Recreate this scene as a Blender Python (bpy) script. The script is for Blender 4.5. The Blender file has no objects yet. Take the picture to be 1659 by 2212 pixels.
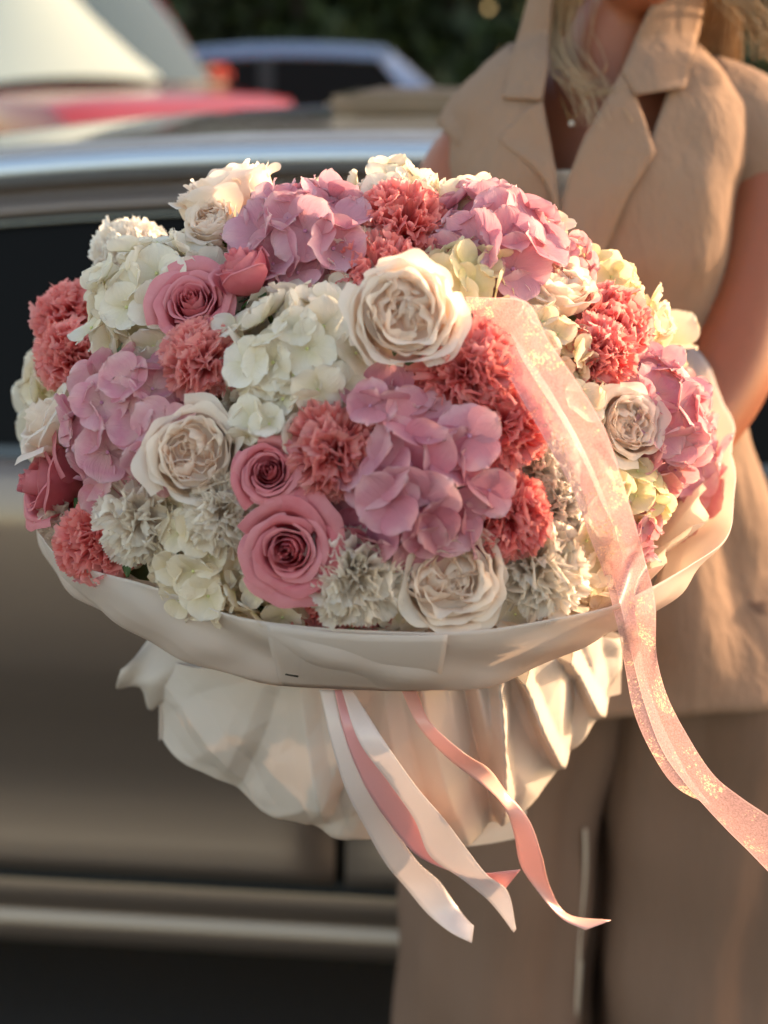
import bpy, bmesh, math, random
import numpy as np
from mathutils import Vector, Matrix, Quaternion
R = math.radians
random.seed(7); rng = np.random.default_rng(7)
scene = bpy.context.scene
COL = scene.collection

# ---------------------------------------------------------------- camera, sky, sun, exposure
CAM = Vector((0, 0, 1.5)); PITCH = R(18); F = 3072.0
cd = bpy.data.cameras.new('camera'); cam = bpy.data.objects.new('camera', cd); COL.objects.link(cam)
cam.location = CAM; cam.rotation_euler = (R(90) - PITCH, 0, 0)
cd.sensor_fit = 'VERTICAL'; cd.sensor_height = 36; cd.sensor_width = 27; cd.lens = 50
cd.clip_start = 0.02; cd.clip_end = 2000
cd.dof.use_dof = True; cd.dof.focus_distance = 0.925; cd.dof.aperture_fstop = 3.7
scene.camera = cam
SUN = Vector((0.85, 0.43, 0.27)).normalized()
w = bpy.data.worlds.new('World'); scene.world = w; w.use_nodes = True
nt = w.node_tree
sky = nt.nodes.new('ShaderNodeTexSky'); sky.sky_type = 'NISHITA'; sky.sun_disc = False
sky.sun_elevation = math.asin(SUN.z); sky.sun_rotation = math.atan2(SUN.x, SUN.y)
sky.air_density = 1.2; sky.dust_density = 2.0; sky.ozone_density = 1.0
wb = nt.nodes.new('ShaderNodeMix'); wb.data_type = 'RGBA'; wb.blend_type = 'MULTIPLY'; wb.inputs['Factor'].default_value = 1; wb.inputs['B'].default_value = (1.0, 0.87, 0.76, 1)   # even warm white balance
nt.links.new(sky.outputs[0], wb.inputs['A']); nt.links.new(wb.outputs['Result'], nt.nodes['Background'].inputs[0]); nt.nodes['Background'].inputs[1].default_value = 0.15
sl = bpy.data.lights.new('sun', 'SUN'); sl.energy = 2.3; sl.angle = R(0.6); sl.color = (1.0, 0.72, 0.45)
sun = bpy.data.objects.new('sun', sl); COL.objects.link(sun)
sun.rotation_euler = (-SUN).to_track_quat('-Z', 'Y').to_euler()
vs = scene.view_settings; vs.view_transform = 'Standard'; vs.look = 'None'; vs.gamma = 1; vs.exposure = 1.92
scene.cycles.max_bounces = 7; scene.cycles.diffuse_bounces = 5; scene.cycles.glossy_bounces = 3; scene.cycles.transparent_max_bounces = 8; scene.cycles.transmission_bounces = 4
scene.cycles.use_adaptive_sampling = True; scene.cycles.adaptive_threshold = 0.025

# ---------------------------------------------------------------- helpers
FW = Vector((0, math.cos(PITCH), -math.sin(PITCH))); UP = Vector((0, math.sin(PITCH), math.cos(PITCH))); RT = Vector((1, 0, 0))
def ray(px, py): return FW + RT * ((px - 829.5) / F) + UP * ((1106 - py) / F)
def P(px, py, Y):
    r = ray(px, py); return CAM + r * (Y / r.y)
def depth(p): return (Vector(p) - CAM).dot(FW)
def lin(c):
    c = c / 255.0
    return c / 12.92 if c <= 0.04045 else ((c + 0.055) / 1.055) ** 2.4
def C(r, g, b): return (lin(r), lin(g), lin(b), 1)

def link(name, me, parent=None):
    o = bpy.data.objects.new(name, me); COL.objects.link(o)
    if parent is not None: o.parent = parent
    return o
def mesh(name, verts, faces, mat=None, smooth=True, uvs=None):
    me = bpy.data.meshes.new(name)
    me.from_pydata([tuple(v) for v in verts], [], faces)
    if mat: me.materials.append(mat)
    if smooth: me.polygons.foreach_set('use_smooth', [True] * len(me.polygons))
    if uvs is not None:
        ul = me.uv_layers.new(name='UVMap')
        idx = np.empty(len(me.loops), dtype=np.int32); me.loops.foreach_get('vertex_index', idx)
        ul.data.foreach_set('uv', np.asarray(uvs, dtype=np.float32)[idx].ravel())
    me.update(); return me
def gridmesh(name, fn, nu, nv, mat, closed=False):
    """fn(u, v) with numpy arrays in 0..1 gives x, y, z"""
    us = np.linspace(0, 1, nu + 1) if not closed else np.linspace(0, 1, nu + 1)[:-1]
    vsx = np.linspace(0, 1, nv + 1)
    V, U = np.meshgrid(vsx, us, indexing='ij'); m = len(us)
    x, y, z = fn(U, V)
    pts = np.stack([np.broadcast_to(x, U.shape), np.broadcast_to(y, U.shape), np.broadcast_to(z, U.shape)], -1).reshape(-1, 3)
    faces = []
    for j in range(nv):
        for i in range(nu):
            a = j * m + i; b = j * m + (i + 1) % m
            faces.append((a, b, b + m, a + m))
    return mesh(name, pts, faces, mat, True, np.stack([U, V], -1).reshape(-1, 2))
def solid(o, t, off=0):
    m = o.modifiers.new('thickness', 'SOLIDIFY'); m.thickness = t; m.offset = off; return o
def subd(o, n=1):
    m = o.modifiers.new('smooth', 'SUBSURF'); m.levels = n; m.render_levels = n; return o
def tag(o, label=None, cat=None, group=None, kind=None):
    if label: o['label'] = label
    if cat: o['category'] = cat
    if group: o['group'] = group
    if kind: o['kind'] = kind
    return o
def empty(name, loc=(0, 0, 0), rz=0):
    o = bpy.data.objects.new(name, None); COL.objects.link(o); o.location = loc; o.rotation_euler = (0, 0, rz)
    o.empty_display_size = 0.05; return o
def catmull(pts, n):
    pts = np.asarray(pts, float)
    d = np.concatenate([[0], np.cumsum(np.linalg.norm(np.diff(pts, axis=0), axis=1) + 1e-9)]); t = np.linspace(0, d[-1], n)
    out = np.empty((n, pts.shape[1]))
    tang = np.empty_like(pts)
    tang[1:-1] = (pts[2:] - pts[:-2]) / (d[2:] - d[:-2])[:, None]
    tang[0] = (pts[1] - pts[0]) / (d[1] - d[0]); tang[-1] = (pts[-1] - pts[-2]) / (d[-1] - d[-2])
    k = np.clip(np.searchsorted(d, t, side='right') - 1, 0, len(pts) - 2)
    h = (d[k + 1] - d[k])[:, None]; s = ((t - d[k]) / (d[k + 1] - d[k]))[:, None]
    out = (2*s**3 - 3*s**2 + 1) * pts[k] + (s**3 - 2*s**2 + s) * h * tang[k] + (-2*s**3 + 3*s**2) * pts[k+1] + (s**3 - s**2) * h * tang[k+1]
    return out
def tube(verts, faces, pts, rad, n=6, cap=True):
    """append a tapered tube along pts to verts, faces"""
    pts = [Vector(p) for p in pts]; base = len(verts); m = len(pts)
    rad = rad if hasattr(rad, '__len__') else [rad] * m
    nrm = None
    for i, p in enumerate(pts):
        t = (pts[min(i + 1, m - 1)] - pts[max(i - 1, 0)]).normalized()
        if nrm is None: nrm = t.orthogonal().normalized()
        nrm = (nrm - t * nrm.dot(t)).normalized(); bn = t.cross(nrm)
        for k in range(n):
            a = 2 * math.pi * k / n; verts.append(p + (nrm * math.cos(a) + bn * math.sin(a)) * rad[i])
    for i in range(m - 1):
        for k in range(n):
            a = base + i * n + k; b = base + i * n + (k + 1) % n
            faces.append((a, b, b + n, a + n))
    if cap:
        faces.append(tuple(base + k for k in range(n))[::-1]); faces.append(tuple(base + (m - 1) * n + k for k in range(n)))
def bxmesh(name, size, mat, bev=0.0):
    bm = bmesh.new(); bmesh.ops.create_cube(bm, size=1)
    bmesh.ops.scale(bm, vec=size, verts=bm.verts)
    if bev: bmesh.ops.bevel(bm, geom=list(bm.edges), offset=bev, segments=2, affect='EDGES')
    me = bpy.data.meshes.new(name); bm.to_mesh(me); bm.free(); me.materials.append(mat); return me

# ---------------------------------------------------------------- materials
def nodes(name):
    m = bpy.data.materials.new(name); m.use_nodes = True; t = m.node_tree
    b = t.nodes['Principled BSDF']; return m, t, b, t.nodes['Material Output']
def simple(name, col, rough=0.5, metal=0.0, coat=0.0, spec=0.5, noise=0.0, nscale=20, bump=0.0, bscale=100, stretch=None, coatrough=0.05, bdist=0.004):
    m, t, b, out = nodes(name)
    b.inputs['Base Color'].default_value = col; b.inputs['Roughness'].default_value = rough
    b.inputs['Metallic'].default_value = metal; b.inputs['Coat Weight'].default_value = coat; b.inputs['Coat Roughness'].default_value = coatrough
    b.inputs['Specular IOR Level'].default_value = spec
    tc = t.nodes.new('ShaderNodeTexCoord')
    if noise:
        n = t.nodes.new('ShaderNodeTexNoise'); n.inputs['Scale'].default_value = nscale; n.inputs['Detail'].default_value = 6
        t.links.new(tc.outputs['Object'], n.inputs['Vector'])
        mx = t.nodes.new('ShaderNodeMix'); mx.data_type = 'RGBA'
        mx.inputs['A'].default_value = tuple(c * (1 - noise) for c in col[:3]) + (1,)
        mx.inputs['B'].default_value = tuple(min(1, c * (1 + noise)) for c in col[:3]) + (1,)
        t.links.new(n.outputs[0], mx.inputs['Factor']); t.links.new(mx.outputs['Result'], b.inputs['Base Color'])
    if bump:
        n = t.nodes.new('ShaderNodeTexNoise'); n.inputs['Scale'].default_value = bscale; n.inputs['Detail'].default_value = 5
        mp = t.nodes.new('ShaderNodeMapping'); t.links.new(tc.outputs['Object'], mp.inputs[0])
        if stretch: mp.inputs['Scale'].default_value = stretch
        t.links.new(mp.outputs[0], n.inputs['Vector'])
        bp = t.nodes.new('ShaderNodeBump'); bp.inputs['Strength'].default_value = bump; bp.inputs['Distance'].default_value = bdist
        t.links.new(n.outputs[0], bp.inputs['Height']); t.links.new(bp.outputs[0], b.inputs['Normal'])
    return m
def thin(name, base, mid, edge, trans=0.35, rough=0.55, vein=0.25, var=0.06, spec=0.3, uscale=26, vscale=3, alpha=0.0, tint=None):
    """petal, leaf or paper: pigment runs from base (v=0) to rim (v=1); light passes through"""
    m, t, b, out = nodes(name)
    uv = t.nodes.new('ShaderNodeUVMap'); sp = t.nodes.new('ShaderNodeSeparateXYZ'); t.links.new(uv.outputs[0], sp.inputs[0])
    cr = t.nodes.new('ShaderNodeValToRGB'); e = cr.color_ramp.elements
    e[0].color = base; e[0].position = 0.05; e[1].color = edge; e[1].position = 1.0
    k = e.new(0.5); k.color = mid
    nz = t.nodes.new('ShaderNodeTexNoise'); nz.inputs['Scale'].default_value = 3.0; nz.inputs['Detail'].default_value = 3
    oi = t.nodes.new('ShaderNodeObjectInfo'); tc = t.nodes.new('ShaderNodeTexCoord')
    ad = t.nodes.new('ShaderNodeVectorMath'); ad.operation = 'ADD'; t.links.new(tc.outputs['Object'], ad.inputs[0])
    cmb = t.nodes.new('ShaderNodeCombineXYZ'); mu = t.nodes.new('ShaderNodeMath'); mu.operation = 'MULTIPLY'; mu.inputs[1].default_value = 37
    t.links.new(oi.outputs['Random'], mu.inputs[0]); t.links.new(mu.outputs[0], cmb.inputs[0]); t.links.new(cmb.outputs[0], ad.inputs[1])
    t.links.new(ad.outputs[0], nz.inputs['Vector'])
    ma = t.nodes.new('ShaderNodeMath'); ma.operation = 'MULTIPLY_ADD'; ma.inputs[1].default_value = 0.5; ma.inputs[2].default_value = -0.25
    t.links.new(nz.outputs[0], ma.inputs[0])
    av = t.nodes.new('ShaderNodeMath'); av.operation = 'ADD'; t.links.new(sp.outputs[1], av.inputs[0]); t.links.new(ma.outputs[0], av.inputs[1])
    t.links.new(av.outputs[0], cr.inputs[0])
    hs = t.nodes.new('ShaderNodeHueSaturation'); t.links.new(cr.outputs[0], hs.inputs['Color'])
    mr = t.nodes.new('ShaderNodeMapRange'); mr.inputs['To Min'].default_value = 1 - var * 1.5; mr.inputs['To Max'].default_value = 1 + var * 0.6
    t.links.new(oi.outputs['Random'], mr.inputs['Value']); t.links.new(mr.outputs[0], hs.inputs['Value'])
    mr2 = t.nodes.new('ShaderNodeMapRange'); mr2.inputs['To Min'].default_value = 1 + var * 2; mr2.inputs['To Max'].default_value = 1 - var * 2
    t.links.new(oi.outputs['Random'], mr2.inputs['Value']); t.links.new(mr2.outputs[0], hs.inputs['Saturation'])
    t.links.new(hs.outputs[0], b.inputs['Base Color'])
    b.inputs['Roughness'].default_value = rough; b.inputs['Specular IOR Level'].default_value = spec
    mp = t.nodes.new('ShaderNodeMapping'); mp.inputs['Scale'].default_value = (uscale, vscale, 1); t.links.new(uv.outputs[0], mp.inputs[0])
    vn = t.nodes.new('ShaderNodeTexNoise'); vn.inputs['Scale'].default_value = 1; vn.inputs['Detail'].default_value = 4; t.links.new(mp.outputs[0], vn.inputs['Vector'])
    bp = t.nodes.new('ShaderNodeBump'); bp.inputs['Strength'].default_value = vein; bp.inputs['Distance'].default_value = 0.0012
    t.links.new(vn.outputs[0], bp.inputs['Height']); t.links.new(bp.outputs[0], b.inputs['Normal'])
    tr = t.nodes.new('ShaderNodeBsdfTranslucent'); t.links.new(bp.outputs[0], tr.inputs['Normal'])
    if tint is None: t.links.new(hs.outputs[0], tr.inputs['Color'])
    else: tr.inputs['Color'].default_value = tint
    mx = t.nodes.new('ShaderNodeMixShader'); mx.inputs[0].default_value = trans
    t.links.new(b.outputs[0], mx.inputs[1]); t.links.new(tr.outputs[0], mx.inputs[2])
    last = mx
    if alpha:
        tp = t.nodes.new('ShaderNodeBsdfTransparent'); m2 = t.nodes.new('ShaderNodeMixShader'); m2.inputs[0].default_value = alpha
        t.links.new(mx.outputs[0], m2.inputs[1]); t.links.new(tp.outputs[0], m2.inputs[2]); last = m2
    t.links.new(last.outputs[0], out.inputs[0])
    return m

M = {}
M['asphalt'] = simple('asphalt', C(40, 38, 37), 0.9, noise=0.35, nscale=60, bump=0.6, bscale=220)
M['champagne'] = simple('champagne_paint', C(130, 113, 101), 0.38, metal=0.6, coat=1.0, noise=0.03, nscale=2)
M['bluegrey'] = simple('blue_silver_paint', C(128, 140, 165), 0.25, metal=0.6, coat=1.0)
M['red'] = simple('red_paint', C(150, 22, 18), 0.3, coat=1.0)
M['black'] = simple('black_trim', C(24, 24, 24), 0.5)
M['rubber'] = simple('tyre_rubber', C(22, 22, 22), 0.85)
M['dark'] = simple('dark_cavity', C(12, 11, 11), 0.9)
M['chrome'] = simple('window_trim', C(120, 118, 110), 0.25, metal=1.0)
M['rim'] = simple('alloy', C(160, 160, 162), 0.3, metal=1.0)
M['tint'] = simple('tinted_glass', C(20, 18, 16), 0.06, spec=0.07)
M['alu'] = simple('aluminium_rail', C(206, 212, 218), 0.42, metal=1.0)  # bright bluish metal standing in for sky mirrored along the roof edge
M['windscreen'] = simple('windscreen_glass', C(60, 72, 66), 0.03, spec=0.9, coat=1.0)
M['bronze'] = simple('bronze_sunroof', C(120, 104, 90), 0.35, metal=0.3, coat=0.5)
M['shade'] = simple('sun_shade', C(168, 178, 172), 0.4)  # pale colour standing in for sky reflected in the windscreen
M['lamp'] = simple('lamp_glass', C(200, 200, 200), 0.08, coat=1.0)
M['skin'] = simple('skin', C(150, 88, 62), 0.45, noise=0.06, nscale=30, bump=0.08, bscale=400, spec=0.4)
M['skin'].node_tree.nodes['Principled BSDF'].inputs['Subsurface Weight'].default_value = 0.15
M['skin'].node_tree.nodes['Principled BSDF'].inputs['Subsurface Radius'].default_value = (0.012, 0.005, 0.003)
M['linen'] = simple('beige_linen', C(146, 118, 99), 0.9, noise=0.07, nscale=25, bump=0.55, bscale=16, stretch=(1, 1, 0.4), bdist=0.03, spec=0.15)
M['lining'] = simple('pale_seam', C(204, 184, 164), 0.85, spec=0.2)
M['trouser'] = simple('beige_trousers', C(124, 98, 83), 0.9, noise=0.07, nscale=14, bump=0.5, bscale=12, stretch=(1, 1, 0.22), bdist=0.03, spec=0.15)
M['hair'] = simple('blond_hair', C(170, 142, 110), 0.4, noise=0.25, nscale=60, spec=0.5)
M['gold'] = simple('gold', C(230, 190, 120), 0.2, metal=1.0)
M['pearl'] = simple('pearl', C(240, 232, 222), 0.15, coat=1.0)
M['steel'] = simple('staple_steel', C(90, 84, 80), 0.35, metal=1.0)
M['bark'] = simple('bark', C(70, 60, 50), 0.9, noise=0.3, bump=0.8, bscale=30)
M['leafdark'] = thin('tree_leaf', C(60, 68, 50), C(68, 78, 56), C(80, 88, 64), 0.3, vein=0.1, var=0.2)
M['stem'] = simple('stem_green', C(86, 108, 62), 0.6, noise=0.2)
M['greenleaf'] = thin('green_leaf', C(60, 84, 48), C(74, 100, 60), C(90, 116, 76), 0.3, vein=0.3, var=0.1)
M['sepal_core'] = simple('floral_core', C(96, 112, 70), 0.8, noise=0.3, nscale=60)
# petals
M['pink'] = thin('pink_rose_petal', C(216, 118, 122), C(216, 110, 122), C(232, 148, 154), 0.36, vein=0.12, var=0.05)
M['coralrose'] = thin('coral_rose_petal', C(212, 100, 98), C(206, 88, 94), C(222, 126, 124), 0.30, vein=0.12, var=0.05)
M['cream'] = thin('cream_rose_petal', C(252, 228, 204), C(253, 234, 216), C(254, 241, 228), 0.48, vein=0.14, var=0.025)
M['creamheart'] = thin('cream_rose_heart', C(253, 214, 186), C(253, 225, 203), C(254, 238, 224), 0.55, vein=0.14, var=0.04)
M['coral'] = thin('coral_carnation_petal', C(239, 98, 102), C(245, 116, 118), C(254, 178, 172), 0.55, vein=0.25, var=0.06)
M['coralpink'] = thin('pink_carnation_petal', C(240, 116, 120), C(245, 134, 136), C(253, 188, 182), 0.54, vein=0.25, var=0.06)
M['white'] = thin('white_carnation_petal', C(255, 234, 212), C(255, 241, 226), C(255, 247, 236), 0.66, vein=0.25, var=0.025)
M['whitehyd'] = thin('white_hydrangea_petal', C(240, 228, 196), C(251, 240, 222), C(253, 245, 232), 0.38, vein=0.6, var=0.04)
M['creamhyd'] = thin('cream_hydrangea_petal', C(240, 224, 182), C(250, 234, 208), C(253, 241, 222), 0.40, vein=0.6, var=0.04)
M['limehyd'] = thin('lime_hydrangea_petal', C(230, 220, 164), C(244, 232, 190), C(250, 240, 210), 0.42, vein=0.3, var=0.03)
M['lilac'] = thin('lilac_hydrangea_petal', C(226, 162, 172), C(226, 162, 178), C(240, 200, 206), 0.36, vein=0.7, var=0.06)
M['pinkhyd'] = thin('pink_hydrangea_petal', C(236, 190, 186), C(230, 162, 176), C(244, 204, 204), 0.38, vein=0.7, var=0.06)
M['mauve'] = thin('mauve_hydrangea_petal', C(216, 136, 150), C(220, 148, 162), C(238, 188, 192), 0.34, vein=0.7, var=0.06)
M['eye_lilac'] = simple('floret_eye_lilac', C(190, 130, 160), 0.6)
M['eye_green'] = simple('floret_eye_green', C(206, 206, 140), 0.6)
# paper and ribbon
M['paper'] = thin('white_wrap_paper', C(216, 201, 189), C(220, 206, 195), C(220, 206, 195), 0.26, rough=0.75, vein=0.12, var=0.0, spec=0.15, uscale=40, vscale=14)
M['vellum'] = thin('frosted_wrap_sheet', C(240, 226, 216), C(243, 230, 221), C(246, 236, 229), 0.58, rough=0.7, vein=0.05, var=0.0, spec=0.2, uscale=60, vscale=20)
M['tissue'] = thin('inner_tissue', C(246, 224, 204), C(246, 228, 212), C(248, 232, 218), 0.5, rough=0.5, vein=0.25, var=0.0, uscale=30, vscale=10)
def satin(name, col, rough=0.28, trans=0.25, alpha=0.0):
    m = thin(name, col, col, col, trans, rough=rough, vein=0.03, var=0.0, spec=0.6, uscale=4, vscale=200, alpha=alpha)
    b = m.node_tree.nodes['Principled BSDF']; b.inputs['Anisotropic'].default_value = 0.5; b.inputs['Sheen Weight'].default_value = 0.2
    return m
M['satinpink'] = satin('pink_satin', C(236, 172, 172))
M['satinpeach'] = satin('peach_satin', C(242, 188, 174))
M['satinwhite'] = satin('white_satin', C(244, 230, 226), alpha=0.18)
M['satincream'] = satin('cream_satin', C(246, 220, 190), trans=0.35)
def organza():
    m, t, b, out = nodes('rose_organza')
    uv = t.nodes.new('ShaderNodeUVMap'); sp = t.nodes.new('ShaderNodeSeparateXYZ'); t.links.new(uv.outputs[0], sp.inputs[0])
    b.inputs['Base Color'].default_value = C(226, 190, 192); b.inputs['Roughness'].default_value = 0.38; b.inputs['Sheen Weight'].default_value = 0.6
    b.inputs['Specular IOR Level'].default_value = 0.6
    tc = t.nodes.new('ShaderNodeTexCoord')
    # gold flecks in patches
    vo = t.nodes.new('ShaderNodeTexVoronoi'); vo.inputs['Scale'].default_value = 1050; t.links.new(tc.outputs['Object'], vo.inputs['Vector'])
    n = t.nodes.new('ShaderNodeTexNoise'); n.inputs['Scale'].default_value = 30; n.inputs['Detail'].default_value = 5; n.inputs['Roughness'].default_value = 0.7
    t.links.new(tc.outputs['Object'], n.inputs['Vector'])
    sc = t.nodes.new('ShaderNodeSeparateXYZ'); t.links.new(vo.outputs['Color'], sc.inputs[0])
    a = t.nodes.new('ShaderNodeMath'); a.operation = 'MULTIPLY_ADD'; a.inputs[1].default_value = 3.2; a.inputs[2].default_value = -1.62; t.links.new(n.outputs[0], a.inputs[0])
    g = t.nodes.new('ShaderNodeMath'); g.operation = 'LESS_THAN'; t.links.new(sc.outputs[0], g.inputs[0]); t.links.new(a.outputs[0], g.inputs[1])
    go = t.nodes.new('ShaderNodeBsdfPrincipled'); go.inputs['Base Color'].default_value = C(250, 222, 192); go.inputs['Metallic'].default_value = 0.0; go.inputs['Roughness'].default_value = 0.25
    vb = t.nodes.new('ShaderNodeBump'); vb.inputs['Strength'].default_value = 0.35; vb.inputs['Distance'].default_value = 0.002
    t.links.new(sc.outputs[1], vb.inputs['Height']); t.links.new(vb.outputs[0], go.inputs['Normal'])
    mg = t.nodes.new('ShaderNodeMixShader'); t.links.new(g.outputs[0], mg.inputs[0])
    tr = t.nodes.new('ShaderNodeBsdfTranslucent'); tr.inputs[0].default_value = C(222, 174, 172)
    m1 = t.nodes.new('ShaderNodeMixShader'); m1.inputs[0].default_value = 0.4; t.links.new(b.outputs[0], m1.inputs[1]); t.links.new(tr.outputs[0], m1.inputs[2])
    gt_ = t.nodes.new('ShaderNodeBsdfTranslucent'); gt_.inputs[0].default_value = C(240, 204, 170); gm = t.nodes.new('ShaderNodeMixShader'); gm.inputs[0].default_value = 0.5
    t.links.new(go.outputs[0], gm.inputs[1]); t.links.new(gt_.outputs[0], gm.inputs[2])
    t.links.new(m1.outputs[0], mg.inputs[1]); t.links.new(gm.outputs[0], mg.inputs[2])
    # sheer weave: woven hems at the two edges are denser
    e = t.nodes.new('ShaderNodeMath'); e.operation = 'SUBTRACT'; e.inputs[1].default_value = 0.5; t.links.new(sp.outputs[0], e.inputs[0])
    ab = t.nodes.new('ShaderNodeMath'); ab.operation = 'ABSOLUTE'; t.links.new(e.outputs[0], ab.inputs[0])
    gt = t.nodes.new('ShaderNodeMath'); gt.operation = 'GREATER_THAN'; gt.inputs[1].default_value = 0.475; t.links.new(ab.outputs[0], gt.inputs[0])
    wn = t.nodes.new('ShaderNodeTexNoise'); wn.inputs['Scale'].default_value = 900; wn.inputs['Detail'].default_value = 2; t.links.new(tc.outputs['Object'], wn.inputs['Vector'])
    fa = t.nodes.new('ShaderNodeMath'); fa.operation = 'MULTIPLY_ADD'; fa.inputs[1].default_value = 0.8; fa.inputs[2].default_value = 0.20; t.links.new(wn.outputs[0], fa.inputs[0])
    mxx = t.nodes.new('ShaderNodeMath'); mxx.operation = 'MAXIMUM'; t.links.new(fa.outputs[0], mxx.inputs[0]); t.links.new(gt.outputs[0], mxx.inputs[1])
    mx2 = t.nodes.new('ShaderNodeMath'); mx2.operation = 'MAXIMUM'; t.links.new(mxx.outputs[0], mx2.inputs[0]); t.links.new(g.outputs[0], mx2.inputs[1]); mx2.use_clamp = True
    tp = t.nodes.new('ShaderNodeBsdfTransparent'); m2 = t.nodes.new('ShaderNodeMixShader')
    t.links.new(mx2.outputs[0], m2.inputs[0]); t.links.new(tp.outputs[0], m2.inputs[1]); t.links.new(mg.outputs[0], m2.inputs[2])
    t.links.new(m2.outputs[0], out.inputs[0]); return m
M['organza'] = organza()

# ---------------------------------------------------------------- ground
g = link('ground', gridmesh('ground', lambda u, v: ((u - .5) * 1200, (v - .5) * 1200 + 100, u * 0), 8, 8, M['asphalt'])); tag(g, kind='structure')
# ---------------------------------------------------------------- cars
SECT = [(0.842, 0.965), (0.858, 0.94), (0.872, 0.87), (0.880, 0.76), (0.883, 0.69), (0.879, 0.655), (0.864, 0.60), (0.846, 0.51), (0.846, 0.45), (0.862, 0.39), (0.870, 0.362), (0.871, 0.342)]
SILL = [(0.868, 0.318), (0.872, 0.306), (0.873, 0.290), (0.866, 0.278), (0.860, 0.266), (0.862, 0.258), (0.870, 0.248), (0.872, 0.230), (0.862, 0.206), (0.84, 0.19), (0.5, 0.18), (0.0, 0.18)]
def make_car(name, label, loc, yaw, paint, roof_z=1.415, belt=0.965, hood=0.90, hoodlen=1.0, cab=(-0.95, 0.62), rear_deck=0.93, sunroof=False, windscreen=None, screen_run=0.72, glass='tint'):
    car = empty(name, loc, yaw); tag(car, label, 'car', 'cars parked in the lot')
    x_cowl = cab[1] + screen_run; x_front = x_cowl + hoodlen; x_rear = cab[0] - 1.15; x_deck = cab[0] - 0.55
    kz = (belt - 0.65) / (0.965 - 0.65)
    def top(x):
        if x > x_cowl: s = (x - x_cowl) / hoodlen; return belt - (belt - hood) * s - 0.12 * max(0, s - 0.82) / 0.18
        if x < x_deck: s = (x_deck - x) / (x_deck - x_rear); return belt - (belt - rear_deck) * s - 0.12 * max(0, s - 0.8) / 0.2
        return belt
    def wid(x):
        s = max(0, (x - (x_front - 0.7)) / 0.7); q = max(0, ((x_rear + 0.6) - x) / 0.6)
        return 1 - 0.20 * s ** 2.2 - 0.12 * q ** 2.2
    xw = (x_front - 0.75, x_rear + 0.75)
    def arch(x):
        z = 0
        for a in xw:
            d = abs(x - a)
            if d < 0.37: z = max(z, math.sqrt(0.37 ** 2 - d * d) + 0.31)
        return z
    def sect(x, d, z):
        if z > 0.65: z = 0.65 + (z - 0.65) * kz * (top(x) - 0.65) / (belt - 0.65)
        return d * wid(x), max(z, arch(x)) if z < 0.72 else z
    def strip(nm, xs, pts, mat, parent, side):
        vv, ff = [], []
        for x in xs:
            for d, z in pts:
                y, zz = sect(x, d, z); vv.append((x, side * y, zz))
        n = len(pts)
        for i in range(len(xs) - 1):
            for j in range(n - 1):
                a = i * n + j; ff.append((a, a + 1, a + n + 1, a + n))
        return link(nm, mesh(nm, vv, ff, mat), parent)
    dx0, dxm, dx1 = cab[0] - 0.18, (cab[0] + cab[1]) / 2 + 0.09, cab[1] + 0.42
    for s in (-1, 1):
        strip('rocker_sill', np.linspace(x_rear, x_front, 90), SILL, paint, car, s)
        fen = np.linspace(dx1 + 0.004, x_front, 40); strip('front_fender', fen, SECT, paint, car, s)
        fen = np.linspace(x_rear, dx0 - 0.004, 40); strip('rear_fender', fen, SECT, paint, car, s)
        for a, b in ((dx0 + 0.004, dxm - 0.008), (dxm + 0.008, dx1 - 0.004)):
            d = strip('door', np.linspace(a, b, 14), SECT, paint, car, s); solid(d, 0.012, 0)
            h = bxmesh('door_handle', (0.17, 0.03, 0.03), paint, 0.012); ho = link('door_handle', h, d); ho.location = (a + 0.16, s * 0.895, belt - 0.13)
        sl_ = strip('door_seal', np.linspace(dx0, dx1, 10), [(0.858, 0.338), (0.8685, 0.319)], M['rubber'], car, s)  # black strip standing in for the shadow in the gap below the doors
        # inside of the door openings
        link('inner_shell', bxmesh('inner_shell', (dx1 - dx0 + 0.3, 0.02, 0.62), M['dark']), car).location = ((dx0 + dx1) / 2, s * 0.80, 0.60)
    def deck(nm, xa, xb, mat):
        def f(u, v):
            x = xa + (xb - xa) * u; y = np.vectorize(lambda q: 0.842 * wid(q))(x) * (2 * v - 1)
            z = np.vectorize(top)(x) + 0.035 * (1 - (2 * v - 1) ** 4); return x, y, z
        return link(nm, gridmesh(nm, f, 16, 14, mat), car)
    deck('hood', x_cowl - 0.05, x_front, paint); deck('boot_lid', x_rear, x_deck + 0.1, paint)
    for nm, x in (('front_bumper', x_front), ('rear_bumper', x_rear)):
        sg = 1 if x > 0 else -1
        def f(u, v, x=x, sg=sg):
            y = (2 * u - 1) * 0.842 * wid(x); z = 0.22 + (top(x) - 0.215) * v
            return x + sg * 0.10 * (1 - (2 * u - 1) ** 4) * (np.sin(math.pi * np.clip(v, 0, 1)) ** 0.5), y, z
        link(nm, gridmesh(nm, f, 14, 8, paint), car)
        for s in (-1, 1):
            l = link('headlight' if sg > 0 else 'tail_light', bxmesh('lamp', (0.10, 0.34, 0.14), M['lamp'] if sg > 0 else M['red'], 0.04), car)
            l.location = (x + sg * 0.03, s * 0.48, top(x) - 0.12)
    # greenhouse
    rw, rz = 0.68, roof_z - 0.045; hy = rz - 0.012
    def zr(x): return -0.045 * np.clip((x - 0.15) / 0.8, -1.6, 1.2) ** 2
    def roof(u, v):
        x = cab[0] - 0.12 + (cab[1] - cab[0] + 0.2) * u; q = 2 * v - 1; a = np.abs(q)
        y = np.sign(q) * rw * np.minimum(1.0, a * 1.02)
        z = roof_z + zr(x) - 0.016 * a ** 2 - 0.060 * np.clip((a - 0.86) / 0.14, 0, 1) ** 1.8
        return x, y, z
    rf = link('roof', gridmesh('roof', roof, 22, 50, paint), car)
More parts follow.
